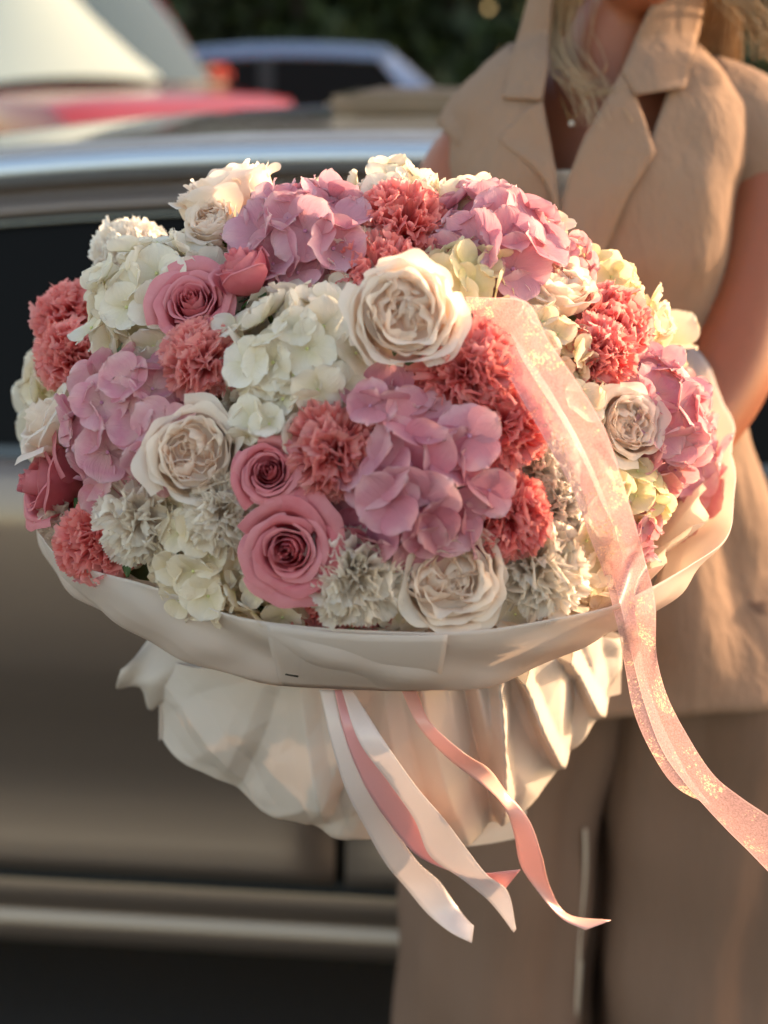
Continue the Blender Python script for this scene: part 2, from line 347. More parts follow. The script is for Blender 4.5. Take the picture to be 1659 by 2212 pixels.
    if sunroof:
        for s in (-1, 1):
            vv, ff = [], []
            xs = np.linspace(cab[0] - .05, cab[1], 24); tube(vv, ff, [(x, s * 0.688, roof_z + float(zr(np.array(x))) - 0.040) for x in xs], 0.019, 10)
            link('roof_rail', mesh('roof_rail', vv, ff, M['alu']), rf)  # added bar that imitates the sky reflection on the rounded roof edge
        sr = link('sunroof_frame', bxmesh('sunroof_frame', (0.95, 0.40, 0.03), paint, 0.012), rf); sr.location = (0.42, -0.05, roof_z + 0.012); sr.rotation_euler = (0, R(0), 0)
        sg = link('sunroof_glass', bxmesh('sunroof_glass', (0.88, 0.42, 0.030), M['bronze'], 0.008), rf); sg.location = (0.43, -0.06, roof_z + 0.015)
    def quad(nm, a, b, c, d, mat, n=8, bulge=0.0, th=0):
        a, b, c, d = (np.array(q, float) for q in (a, b, c, d))
        def f(u, v):
            p = ((1 - u) * (1 - v))[..., None] * a + (u * (1 - v))[..., None] * b + (u * v)[..., None] * c + ((1 - u) * v)[..., None] * d
            nn = np.cross(b - a, d - a); nn = nn / np.linalg.norm(nn)
            p = p + nn * (bulge * (4 * u * (1 - u)))[..., None]
            return p[..., 0], p[..., 1], p[..., 2]
        o = link(nm, gridmesh(nm, f, n, n, mat), car)
        if th: solid(o, th, 0)
        return o
    gb, gt = (0.815, belt + 0.012), (0.702, roof_z - 0.098)
    def side(x, t, s, out=0.0):   # point on the side glass plane; t = 0 belt, 1 top of glass
        return (x, s * (gb[0] + (gt[0] - gb[0]) * t + out), gb[1] + (gt[1] - gb[1]) * t + float(zr(np.array(x))) * t)
    xm0, xm1 = dxm - 0.05, dxm + 0.05
    for s in (-1, 1):
        quad('side_window', side(xm1, 0, s), side(cab[1] + 0.36, 0, s), side(cab[1] - 0.02, 1, s), side(xm1, 1, s), M[glass], 8, 0)
        quad('side_window', side(cab[0] - 0.10, 0, s), side(xm0, 0, s), side(xm0, 1, s), side(cab[0] + 0.02, 1, s), M[glass], 8, 0)
        quad('centre_pillar', side(xm0, 0, s, .006), side(xm1, 0, s, .006), side(xm1, 1, s, .006), side(xm0, 1, s, .006), M['black'], 2)
        quad('belt_trim', (dx0, s * 0.852, belt - 0.012), (dx1, s * 0.852, belt - 0.012), (dx1, s * 0.822, belt + 0.018), (dx0, s * 0.822, belt + 0.018), M['chrome'], 4, 0, 0.006)
        # frame over the windows, between the glass and the roof edge
        def fr(u, v, s=s):
            x = cab[0] - 0.08 + (cab[1] - cab[0] + 0.16) * u; t = v
            y = 0.690 + 0.018 * t + 0.014 * np.sin(math.pi * t); z = roof_z + zr(x) - 0.076 - 0.026 * t
            return x, s * y, z
        link('window_frame', gridmesh('window_frame', fr, 14, 6, paint), car)
        def fr2(u, v, s=s):
            x = cab[0] - 0.08 + (cab[1] - cab[0] + 0.16) * u
            return x, s * (0.704 + 0.004 * v), roof_z + zr(x) - 0.103 - 0.010 * v
        solid(link('window_trim', gridmesh('window_trim', fr2, 14, 2, M['chrome']), car), 0.006, 0)
        # pillars
        quad('front_pillar', side(cab[1] + 0.36, 0, s, .004), (x_cowl - 0.06, s * 0.80, belt + 0.005), (cab[1] + 0.10, s * 0.60, rz + float(zr(np.array(cab[1])))), side(cab[1] - 0.02, 1.12, s, .004), paint, 6, 0.0, 0.02)
        quad('rear_pillar', (x_deck + 0.05, s * 0.80, belt + 0.005), side(cab[0] - 0.10, 0, s, .004), side(cab[0] + 0.02, 1.12, s, .004), (cab[0] - 0.10, s * 0.60, rz + float(zr(np.array(cab[0])))), paint, 6, 0.0, 0.02)
        mir = link('wing_mirror', bxmesh('wing_mirror', (0.12, 0.20, 0.13), paint, 0.04), car); mir.location = (cab[1] + 0.34, s * 0.97, belt + 0.08)
        for xa in xw:
            wl = empty('wheel'); wl.parent = car; wl.location = (xa, s * 0.78, 0.315)
            vv, ff = [], []
            for k in range(28):
                a = 2 * math.pi * k / 28
                for r_, y_ in ((0.21, -0.10), (0.29, -0.105), (0.315, -0.08), (0.315, 0.08), (0.29, 0.105), (0.21, 0.10)): vv.append((r_ * math.cos(a), y_, r_ * math.sin(a)))
            for k in range(28):
                for j in range(6): ff.append((k * 6 + j, k * 6 + (j + 1) % 6, ((k + 1) % 28) * 6 + (j + 1) % 6, ((k + 1) % 28) * 6 + j))
            link('tyre', mesh('tyre', vv, ff, M['rubber']), wl)
            bm = bmesh.new(); bmesh.ops.create_cone(bm, cap_ends=True, segments=20, radius1=0.075, radius2=0.075, depth=0.05, matrix=Matrix.Translation((0, s * .06, 0)) @ Matrix.Rotation(R(90), 4, 'X'))
            for k in range(7):
                mt = Matrix.Rotation(2 * math.pi * k / 7, 4, 'Y') @ Matrix.Translation((0.13, s * .06, 0)) @ Matrix.Diagonal((0.2, 0.03, 0.05, 1))
                bmesh.ops.create_cube(bm, size=1, matrix=mt)
            me = bpy.data.meshes.new('rim'); bm.to_mesh(me); bm.free(); me.materials.append(M['rim']); link('rim', me, wl)
    z1 = rz + float(zr(np.array(cab[1]))) + 0.015; z0 = rz + float(zr(np.array(cab[0]))) + 0.015
    quad('windscreen', (cab[1] + 0.05, 0.62, z1), (cab[1] + 0.05, -0.62, z1), (x_cowl, -0.78, belt + 0.005), (x_cowl, 0.78, belt + 0.005), M[windscreen or glass], 10, 0.05)
    quad('rear_window', (cab[0] - 0.08, -0.62, z0), (cab[0] - 0.08, 0.62, z0), (x_deck, 0.78, belt + 0.005), (x_deck, -0.78, belt + 0.005), M[glass], 10, 0.04)
    quad('cowl', (x_cowl - 0.10, 0.80, belt + 0.012), (x_cowl - 0.10, -0.80, belt + 0.012), (x_cowl + 0.10, -0.80, belt + 0.035), (x_cowl + 0.10, 0.80, belt + 0.035), M['black'], 4, 0.0, 0.02)
    link('underbody', bxmesh('underbody', (x_front - x_rear - 0.5, 1.36, 0.12), M['dark'], 0.02), car).location = ((x_front + x_rear) / 2, 0, 0.26)
    link('cabin_lining', bxmesh('cabin_lining', (cab[1] - cab[0] + 0.7, 1.3, 0.05), M['dark'], 0.0), car).location = ((cab[1] + cab[0]) / 2 + 0.1, 0, belt - 0.02)
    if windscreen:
        quad('sun_shade', (cab[1] + 0.10, 0.05, z1 - .02), (cab[1] + 0.08, -0.58, z1 - .02), (x_cowl + 0.01, -0.72, belt + 0.05), (x_cowl + 0.01, 0.42, belt + 0.05), M['shade'], 6, 0.055)  # added pale panel paints the sky reflection over part of the windscreen
    for k in (-0.25, 0.35):
        vv, ff = [], []
        tube(vv, ff, [(x_cowl + 0.02, k, belt + 0.05), (x_cowl - 0.10, k + 0.25, belt + 0.10), (x_cowl - 0.14, k + 0.5, belt + 0.125)], 0.012, 5)
        link('wiper', mesh('wiper', vv, ff, M['black']), car)
    return car

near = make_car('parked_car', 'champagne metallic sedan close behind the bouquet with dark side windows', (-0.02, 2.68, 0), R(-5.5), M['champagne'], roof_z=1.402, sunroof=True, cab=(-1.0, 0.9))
make_car('parked_car', 'silver blue sedan seen side-on beyond the red car', (-0.78, 11.2, 0), R(0), M['bluegrey'], roof_z=1.56, belt=1.0, cab=(-1.0, 0.72))
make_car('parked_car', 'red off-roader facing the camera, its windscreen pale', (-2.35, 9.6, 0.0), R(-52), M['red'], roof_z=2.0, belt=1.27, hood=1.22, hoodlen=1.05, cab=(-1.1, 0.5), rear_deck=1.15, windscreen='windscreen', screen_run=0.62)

# ---------------------------------------------------------------- trees behind the lot
def leafmesh(pts, size, mat, name):
    vv, ff, uv = [], [], []
    for p in pts:
        q = Quaternion((random.gauss(0, 1), random.gauss(0, 1), random.gauss(0, 1), random.gauss(0, 1))).normalized()
        s = size * random.uniform(0.6, 1.3); b = len(vv)
        for x, y, t in ((-0.5, 0, 0), (0, -0.28, .5), (0.5, 0, 1), (0, 0.28, .5)):
            vv.append(Vector(p) + q @ Vector((x * s, y * s, 0.05 * s * (1 if t == .5 else 0)))); uv.append((0.5, t))
        ff.append((b, b + 1, b + 2, b + 3))
    return mesh(name, vv, ff, mat, False, uv)
def tree(x, y, h, cr, label, n=2600):
    t = empty('broadleaf_tree', (x, y, 0)); tag(t, label, 'tree', 'trees behind the parked cars')
    vv, ff = [], []
    tube(vv, ff, [(0, 0, -0.1), (0.05, 0, h * .3), (-0.08, .1, h * .6), (0, 0, h * .9)], [0.2, 0.16, 0.11, 0.03], 8)
    for k in range(7):
        a = random.uniform(0, 6.28); z = h * random.uniform(.25, .7)
        tube(vv, ff, [(0, 0, z), (math.cos(a) * cr * .45, math.sin(a) * cr * .45, z + cr * .3), (math.cos(a) * cr * .8, math.sin(a) * cr * .8, z + cr * .35)], [0.07, 0.045, 0.015], 6)
    link('trunk', mesh('trunk', vv, ff, M['bark']), t)
    cl = [(random.gauss(0, cr * .45), random.gauss(0, cr * .45), h * random.uniform(.18, 1.0)) for _ in range(34)]
    pts = []
    for _ in range(n):
        c = random.choice(cl); pts.append((c[0] + random.gauss(0, cr * .2), c[1] + random.gauss(0, cr * .2), max(0.2, c[2] + random.gauss(0, cr * .18))))
    link('crown', leafmesh(pts, 0.34, M['leafdark'], 'crown'), t); return t
tl = ['leafy tree behind the blue car, above its rear window', 'leafy tree behind the blue car, above its front door', 'leafy tree in the gap between the blue car and the shoulder', 'leafy tree beyond the red car', 'leafy tree hidden mostly by the woman', 'leafy tree at the far end of the row behind the woman']
for k, (x, y) in enumerate(((-2.6, 17.2), (-0.9, 16.4), (0.8, 17.0), (-4.6, 17.5), (2.8, 16.6), (5.0, 17.4))):
    tree(x, y, 5.2 + 0.5 * (k % 3), 1.7, tl[k])
hp = [(random.uniform(-11, 11), 19.5 + random.uniform(-.6, .6), random.uniform(0.05, 4.6)) for _ in range(9000)]
hd = link('hedge', leafmesh(hp, 0.42, M['leafdark'], 'hedge')); tag(hd, 'dark green leafy hedge closing off the car park', 'hedge', kind='stuff')
# ---------------------------------------------------------------- woman
person = empty('person', (0.22, 1.42, 0)); tag(person, 'woman in beige sleeveless blazer and trousers holding the bouquet, face out of frame', 'person')
PO = Vector((0.22, 1.42, 0))
def pl(v): return Vector(v) - PO          # world to the person's own frame
TZ = [0.80, 0.90, 1.00, 1.12, 1.22, 1.32, 1.40, 1.45, 1.485, 1.51]
TX = [0.245, 0.240, 0.230, 0.216, 0.208, 0.204, 0.204, 0.204, 0.206, 0.210]
TA = [0.205, 0.192, 0.165, 0.138, 0.127, 0.127, 0.136, 0.130, 0.100, 0.070]
TB = [0.140, 0.135, 0.125, 0.115, 0.118, 0.125, 0.112, 0.096, 0.078, 0.062]
TY = [1.42, 1.42, 1.42, 1.42, 1.415, 1.41, 1.415, 1.425, 1.43, 1.435]
def tors(z): return (np.interp(z, TZ, TX), np.interp(z, TZ, TA), np.interp(z, TZ, TB), np.interp(z, TZ, TY))
def tfront(px, py, off=0.0):
    Y = 1.3
    for _ in range(8):
        p = P(px, py, Y); cx, a, b, cy = tors(p.z); q = max(-0.985, min(0.985, (p.x - cx) / a)); Y = cy - b * (1 - abs(q) ** 2.4) ** (1 / 2.4) - off
    return P(px, py, Y)
# body: skeleton with a skin, remeshed into one surface
def skin_body():
    verts, edges, rad = [], [], []
    def add(p, r, prev=None):
        verts.append(tuple(pl(p))); rad.append(r if hasattr(r, '__len__') else (r, r))
        if prev is not None: edges.append((prev, len(verts) - 1))
        return len(verts) - 1
    pel = add((0.245, 1.43, 0.92), (0.13, 0.10)); w_ = add((0.235, 1.43, 1.10), (0.115, 0.085), pel); ch = add((0.226, 1.425, 1.28), (0.125, 0.09), w_)
    nb = add((0.220, 1.435, 1.43), (0.075, 0.065), ch); nk = add((0.222, 1.425, 1.50), (0.052, 0.052), nb); n2 = add((0.228, 1.41, 1.56), 0.05, nk)
    arms = [[(0.14, 1.44, 1.425, .05), (0.078, 1.432, 1.398, .050), (0.060, 1.415, 1.34, .047), (0.056, 1.38, 1.22, .041), (0.066, 1.34, 1.13, .037), (0.07, 1.25, 1.10, .033), (0.10, 1.17, 1.075, .026)],
            [(0.31, 1.44, 1.425, .05), (0.365, 1.42, 1.400, .055), (0.360, 1.375, 1.34, .053), (0.340, 1.325, 1.265, .049), (0.316, 1.285, 1.205, .044), (0.26, 1.23, 1.15, .038), (0.19, 1.16, 1.10, .027)]]
    for k, a in enumerate(arms):
        pv = nb
        for x, y, z, r in a: pv = add((x, y, z), r, pv)
        sg = 1 if k == 0 else -1; wx, wy, wz, _ = a[-1]
        pm = add((wx + sg * 0.03, wy - 0.05, wz - 0.012), (0.034, 0.018), pv)
        for f in range(4):
            o = (f - 1.5) * 0.021; b_ = (wx + sg * 0.05 + o * .6, wy - 0.09 - (0.008 if f in (1, 2) else 0) + sg * 0 , wz - 0.01 + o * 0.3)
            p1 = add(b_, 0.0105, pm); p2 = add((b_[0] + sg * .014, b_[1] - .030, b_[2] - .004), 0.0095, p1); add((b_[0] + sg * .022, b_[1] - .052 + (0.008 if f in (0, 3) else 0), b_[2] + .008), 0.0085, p2)
        t1 = add((wx - sg * 0.012, wy - 0.035, wz + 0.02), 0.012, pm); t2 = add((wx - sg * 0.012, wy - 0.065, wz + 0.035), 0.0105, t1); add((wx - sg * 0.004, wy - 0.09, wz + 0.038), 0.009, t2)
    for s in (-1, 1):
        h = add((0.245 + s * 0.09, 1.43, 0.86), 0.095, pel); k_ = add((0.245 + s * 0.10, 1.42, 0.50), 0.06, h); an = add((0.245 + s * 0.10, 1.44, 0.09), 0.038, k_); add((0.245 + s * 0.11, 1.33, 0.05), 0.035, an)
    me = bpy.data.meshes.new('body'); me.from_pydata(verts, edges, [])
    o = link('body', me, person)
    o.modifiers.new('skin', 'SKIN')
    for i, v in enumerate(me.skin_vertices[0].data): v.radius = rad[i]; v.use_root = (i == 0)
    subd(o, 2)
    dg = bpy.context.evaluated_depsgraph_get(); ev = bpy.data.meshes.new_from_object(o.evaluated_get(dg))
    bpy.data.objects.remove(o)
    # head: an ellipsoid with jaw, nose, brow, ears
    bm = bmesh.new(); bm.from_mesh(ev)
    hc = pl((0.236, 1.405, 1.645)); hb = bmesh.ops.create_uvsphere(bm, u_segments=40, v_segments=30, radius=1)['verts']
    for v in hb:
        x, y, z = v.co; jaw = max(0, -z)
        sx = 0.076 * (1 - 0.28 * jaw ** 1.5); X = x * sx; Y = y * 0.095 + (-0.012 * jaw if y < 0 else 0.02 * jaw * 0); Z = z * 0.118
        if y < 0:
            Y -= 0.024 * math.exp(-((x / .16) ** 2 + ((z + .22) / .17) ** 2)) + 0.012 * math.exp(-((x / .13) ** 2 + ((z - .05) / .25) ** 2))   # nose
            Y += 0.010 * sum(math.exp(-(((x - e) / .16) ** 2 + ((z - .04) / .10) ** 2)) for e in (-.42, .42))                                    # eye sockets
            Y -= 0.007 * math.exp(-((x / .28) ** 2 + ((z + .52) / .06) ** 2)) + 0.006 * math.exp(-((x / .24) ** 2 + ((z + .63) / .06) ** 2))     # lips
            Y -= 0.010 * math.exp(-((x / .25) ** 2 + ((z + .92) / .14) ** 2))                                                                # chin
        else: Y *= 1.0
        X += (1 if x > 0 else -1) * 0.012 * math.exp(-(((abs(x) - .98) / .1) ** 2 + ((z + .05) / .22) ** 2 + ((y - .12) / .2) ** 2))            # ears
        v.co = Vector((X, Y, Z)) + hc
    me = bpy.data.meshes.new('body'); bm.to_mesh(me); bm.free(); me.materials.append(M['skin'])
    o = link('body', me, person)
    rm = o.modifiers.new('remesh', 'REMESH'); rm.mode = 'VOXEL'; rm.voxel_size = 0.006; rm.use_smooth_shade = True
    sm = o.modifiers.new('soft', 'SMOOTH'); sm.factor = 0.5; sm.iterations = 6
    return o
skin_body()
lip = None
# features of the face (above the frame)
def ball(name, p, r, mat, parent, sc=(1, 1, 1), seg=14):
    bm = bmesh.new(); bmesh.ops.create_uvsphere(bm, u_segments=seg, v_segments=seg - 4, radius=r); bmesh.ops.scale(bm, vec=sc, verts=bm.verts)
    me = bpy.data.meshes.new(name); bm.to_mesh(me); bm.free(); me.materials.append(mat); me.polygons.foreach_set('use_smooth', [True] * len(me.polygons))
    o = link(name, me, parent); o.location = p; return o
M['eye'] = simple('eye_white', C(225, 220, 215), 0.15); M['lips'] = simple('lips', C(176, 92, 84), 0.4)
for s in (-1, 1): ball('eye', pl((0.236 + s * 0.032, 1.325, 1.650)), 0.012, M['eye'], person)
ball('lips', pl((0.236, 1.307, 1.577)), 0.02, M['lips'], person, (1.1, 0.35, 0.42))
# blazer: shell round the torso, open in a V at the front
def fold(x, z, k=1.0):
    return k * (0.014 * np.abs(np.sin(24 * x + 3.5 * z + 1.2 * np.sin(7 * z))) ** 1.5 + 0.0045 * np.sin(61 * x - 5 * z + 2 + np.sin(11 * z)) + 0.006 * np.abs(np.sin(19 * z + 16 * x)) ** 1.3 - .008)
def vx(z):      # half width of the opening, in x, at height z, and its middle
    t = np.clip((z - 1.315) / 0.19, 0, 1); return 0.002 + 0.055 * t ** 0.85, 0.172 + 0.034 * t
def blazer(u, v):
    z = 0.885 + (1.505 - 0.885) * v
    cx, a, b, cy = tors(z); hw, mx = vx(z)
    a = a + 0.010 + 0.03 * np.clip((1.0 - z) / 0.12, 0, 1) ** 1.5; b = b + 0.012 + 0.02 * np.clip((1.0 - z) / 0.12, 0, 1)
    q0 = np.clip((mx - hw - cx) / a, -.9, .9); q1 = np.clip((mx + hw - cx) / a, -.9, .9)
    th0 = np.arcsin(q0); th1 = np.arcsin(q1)           # angle from the front (-Y)
    th = th1 + (2 * math.pi - th1 + th0) * u
    e = 2 / 2.4
    s, c = np.sin(th), np.cos(th)
    x = cx + a * np.sign(s) * np.abs(s) ** e; y = cy - b * np.sign(c) * np.abs(c) ** e
    f = fold(x, z) * np.clip((1.48 - z) / 0.1, 0.15, 1); x = x + f * s; y = y - f * c
    return x - PO.x, y - PO.y, z
jk = link('blazer', gridmesh('blazer', blazer, 160, 70, M['linen']), person); solid(jk, 0.004, 0)
# shoulders and cap sleeves
for s in (-1, 1):
    sh = Vector((0.222 + s * 0.085, 1.437, 1.452)); 
    def cap(u, v, s=s):
        th = 2 * math.pi * u; v = v * (1.0 if s > 0 else 0.68)
        cx = 0.222 + (s * (0.075 + 0.105 * v ** 0.9) if s > 0 else -(0.085 + 0.045 * v ** .9)); cz = 1.415 - 0.055 * v ** 2.0 - 0.01 * v; cy = 1.435 - 0.01 * v
        rz_ = 0.080 - 0.012 * v; ry = 0.072 + 0.004 * v
        # ring tilts outwards-down with v
        til = np.radians(10 + 55 * v)
        lx, lz = -np.sin(til) * 0, 0
        yy = ry * np.cos(th); zz = rz_ * np.sin(th)
        f = 0.004 * np.sin(5 * th + 3 * v) * v
        x = cx + s * (zz + f) * np.sin(til); z = cz + (zz + f) * np.cos(til); y = cy + yy
        return x - PO.x, y - PO.y, z
    solid(link('sleeve', gridmesh('sleeve', cap, 36, 14, M['linen'], True), person), 0.004, 0)
def patch(name, A, B, mat, off, nu=22, nv=10, par=None, th=0.0022, curl=0.0):
    nu = (len(A) - 1) * 6; kk = np.linspace(0, len(A) - 1, nu + 1)
    def lerp(Q): q = np.array([tuple(pl(tfront(x, y, off))) for x, y in Q]); return np.stack([np.interp(kk, range(len(Q)), q[:, c]) for c in range(3)], -1)
    a, b = lerp(A), lerp(B)
    def f(u, v):
        i = np.rint(u * nu).astype(int); p = a[i] * (1 - v)[..., None] + b[i] * v[..., None]
        bul = curl * np.sin(math.pi * v) + 0.0015 * np.sin(9 * u + 4 * v)
        return p[..., 0], p[..., 1] - bul, p[..., 2]
    o = link(name, gridmesh(name, f, nu, nv, mat), par or person); solid(o, th, 0); return o
patch('collar', [(1440, -60), (1408, 10), (1370, 90), (1342, 156), (1372, 206)], [(1545, -60), (1521, 0), (1508, 70), (1492, 140), (1481, 189)], M['linen'], 0.026, curl=0.005)
patch('lapel', [(1342, 156), (1300, 230), (1261, 297), (1236, 363), (1213, 433), (1205, 549), (1200, 660)], [(1372, 206), (1396, 268), (1415, 330), (1357, 423), (1325, 500), (1300, 560), (1230, 670)], M['linen'], 0.022, curl=0.003)
patch('collar', [(1196, -60), (1193, 0), (1188, 70), (1184, 140), (1171, 217)], [(1160, -60), (1143, 0), (1118, 80), (1095, 170), (1085, 212)], M['linen'], 0.026, curl=0.003)
patch('lapel', [(1171, 217), (1186, 292), (1200, 363), (1206, 433), (1206, 480)], [(1135, 239), (1075, 302), (1120, 336), (1172, 378), (1196, 430)], M['linen'], 0.022, curl=0.003)
patch('tank_top', [(1180, 366), (1210, 368), (1245, 366)], [(1180, 470), (1210, 470), (1245, 470)], M['lining'], 0.002)
# white side seam / lining edge of the blazer
# pendant and chain
ball('pendant', pl(tfront(1234, 267, -0.012)), 0.0028, M['pearl'], person)
vv, ff = [], []
tube(vv, ff, [pl(tfront(x, y, -0.015)) for x, y in ((1190, 120), (1205, 200), (1234, 264), (1275, 200), (1330, 110))], 0.0005, 5); link('necklace', mesh('necklace', vv, ff, M['gold']), person)
# hair
def tress(vv, ff, ctrl, n, spread, rad):
    for _ in range(n):
        j = np.array([random.gauss(0, spread), random.gauss(0, spread * .5), 0])
        pts = [np.array(c) + j * (0.4 + 0.9 * random.random()) + rng.normal(0, spread * .22, 3) for c in ctrl]
        p = catmull(pts, 16); tube(vv, ff, [Vector(q) for q in p], [rad * (1 - .6 * k / 15) for k in range(16)], 4, False)
vv, ff = [], []
H = lambda x, y, off: tuple(pl(tfront(x, y, off)))
tp = tuple(pl((0.17, 1.40, 1.70)))
tress(vv, ff, [tp, tuple(pl((0.168, 1.375, 1.56))), H(1215, 60, 0.0), H(1235, 130, 0.01), H(1275, 190, 0.015), H(1305, 270, 0.02)], 34, 0.014, 0.0007)
tress(vv, ff, [tp, tuple(pl((0.168, 1.375, 1.56))), H(1205, 70, 0.0), H(1225, 150, 0.012), H(1290, 205, 0.02), H(1340, 190, 0.02)], 20, 0.012, 0.0006)
tress(vv, ff, [tp, tuple(pl((0.165, 1.39, 1.56))), H(1195, 40, 0.005), H(1200, 100, 0.01), H(1210, 150, 0.012)], 50, 0.005, 0.0008)
for k in range(26):
    a = R(-100 + 250 * k / 25); q = (0.236 + 0.082 * math.cos(a), 1.415 + 0.10 * math.sin(a) , 0)
    if math.sin(a) < -0.55: continue
    side_l = -1 if math.cos(a) < 0 else 1
    tress(vv, ff, [tuple(pl((0.236, 1.42, 1.772))), tuple(pl((q[0], q[1], 1.71))), tuple(pl((q[0] + .005 * side_l, q[1] + .005, 1.60))), tuple(pl((q[0] + .02 * side_l, max(q[1], 1.42) + 0.05, 1.48))), tuple(pl((q[0] + .02 * side_l, max(q[1], 1.44) + .09, 1.36)))], 26, 0.008, 0.0012)
tress(vv, ff, [tuple(pl((0.30, 1.44, 1.70))), tuple(pl((0.335, 1.40, 1.60))), tuple(pl(P(1600, -10, 1.37))), tuple(pl(P(1648, 60, 1.38))), tuple(pl(P(1668, 130, 1.39)))], 70, 0.010, 0.001)
link('hair', mesh('hair', vv, ff, M['hair']), person)
# trousers: one garment, two wide legs from a shared waist
def leg(s):
    zs = [0.98, 0.90, 0.82, 0.74, 0.60, 0.40, 0.20, 0.03]
    cxs = [0.245 + s * q for q in (0.085, 0.095, 0.104, 0.108, 0.110, 0.113, 0.116, 0.118)]
    aa = [0.095, 0.108, 0.112, 0.108, 0.106, 0.108, 0.112, 0.116]; bb = [0.11, 0.128, 0.130, 0.122, 0.115, 0.115, 0.120, 0.125]
    def f(u, v):
        z = 0.98 - 0.95 * v; th = 2 * math.pi * u
        cx = np.interp(-z, [-q for q in zs], cxs); a = np.interp(-z, [-q for q in zs], aa); b = np.interp(-z, [-q for q in zs], bb)
        s_, c_ = np.sin(th), np.cos(th); cre = 0.010 * np.exp(-((th - 2 * math.pi * .5) / .10) ** 2) * 0
        fo = 0.008 * np.sin(3 * th + 5 * z + s) + 0.007 * np.abs(np.sin(4 * th - 3 * z)) + 0.004 * np.sin(7 * th - 7 * z) + 0.003 * np.sin(31 * z + 2 * th)
        x = cx + (a + fo) * np.sign(s_) * np.abs(s_) ** .85; y = 1.43 - (b + fo) * np.sign(c_) * np.abs(c_) ** .85
        return x - PO.x, y - PO.y, z
    return f
tr = empty('trousers'); tr.parent = person
for s in (-1, 1):
    lo = link('trouser_leg', gridmesh('trouser_leg', leg(s), 64, 60, M['trouser'], True), tr); solid(lo, 0.003, 0)
# pale inner seam edge between the legs
a = [pl(P(x, y, 1.335)) for x, y in ((1262, 1790), (1262, 1900), (1252, 2030), (1246, 2140), (1240, 2260))]; b = [pl(P(x, y, 1.355)) for x, y in ((1274, 1790), (1273, 1900), (1262, 2030), (1254, 2140), (1248, 2260))]
A_, B_ = catmull(a, 20), catmull(b, 20)
def seam(u, v):
    i = np.rint(v * 19).astype(int); p = A_[i] * (1 - u)[..., None] + B_[i] * u[..., None]; return p[..., 0], p[..., 1], p[..., 2]
solid(link('side_seam', gridmesh('side_seam', seam, 2, 19, M['lining']), tr), 0.002, 0)
for s in (-1, 1):
    bm = bmesh.new(); bmesh.ops.create_uvsphere(bm, u_segments=20, v_segments=12, radius=1)
    for v in bm.verts: v.co = Vector((v.co.x * 0.045, v.co.y * 0.12 - 0.02, max(v.co.z, -0.6) * 0.05 + 0.03))
    me = bpy.data.meshes.new('shoe'); bm.to_mesh(me); bm.free(); me.materials.append(M['linen'])
    link('shoe', me, person).location = pl((0.245 + s * 0.115, 1.38, 0.0))
# ---------------------------------------------------------------- bouquet frame
AX = Vector((0.0, -math.sin(R(7)), math.cos(R(7)))); BC = P(800, 1010, 1.05)
BU = Vector((1, 0, 0)); BV = AX.cross(BU).normalized()          # BU right, BV away from the camera
RE, RP = 0.252, 0.222
def dome(px, py, k=1.0):
    """where the pixel's ray meets the flower dome (or passes nearest to it), and the outward normal there"""
    r = ray(px, py); o = CAM - BC
    def loc(v): return np.array([v.dot(BU) / (RE * k), v.dot(BV) / (RE * k), v.dot(AX) / (RP * k)])
    O, D = loc(o), loc(r); A, B, Cc = D @ D, 2 * O @ D, O @ O - 1; q = B * B - 4 * A * Cc
    t = (-B - math.sqrt(q)) / (2 * A) if q > 0 else -B / (2 * A)
    p = CAM + r * t; L = loc(p - BC)
    n = (BU * (L[0] / RE) + BV * (L[1] / RE) + AX * (L[2] / RP)).normalized()
    return p, n
PETALS = {}
def pmesh(key, maker, mat):
    k = (key, mat.name)
    if k not in PETALS: PETALS[k] = maker(mat)
    return PETALS[k]
def petal(parent, me, mat4=None, name='petal'):
    o = bpy.data.objects.new(name, me); COL.objects.link(o); o.parent = parent
    if mat4 is not None: o.matrix_basis = mat4
    return o
def head(name, px, py, size, label, cat, group, face=None, at=None, sink=0.0, scale=(1, 1, 1), roll=None, push=0.0):
    p, n = dome(px, py) if at is None else at; d = depth(p); r = size * 0.5 * d / F * {'hydrangea': 1.18, 'rose': 0.93, 'garden_rose': 1.08}.get(name, 1.13)
    if face is not None:
        f = (RT * face[0] + UP * face[1] - FW * face[2]).normalized(); n = f
    p = p - n * (sink * r) + (-FW) * push
    q = n.to_track_quat('Z', 'Y') @ Quaternion((0, 0, 1), random.uniform(0, 6.28) if roll is None else roll)
    e = empty(name); e.matrix_basis = Matrix.LocRotScale(p, q, Vector(scale) * r); e.empty_display_size = 0.5
    tag(e, label, cat, group); return e

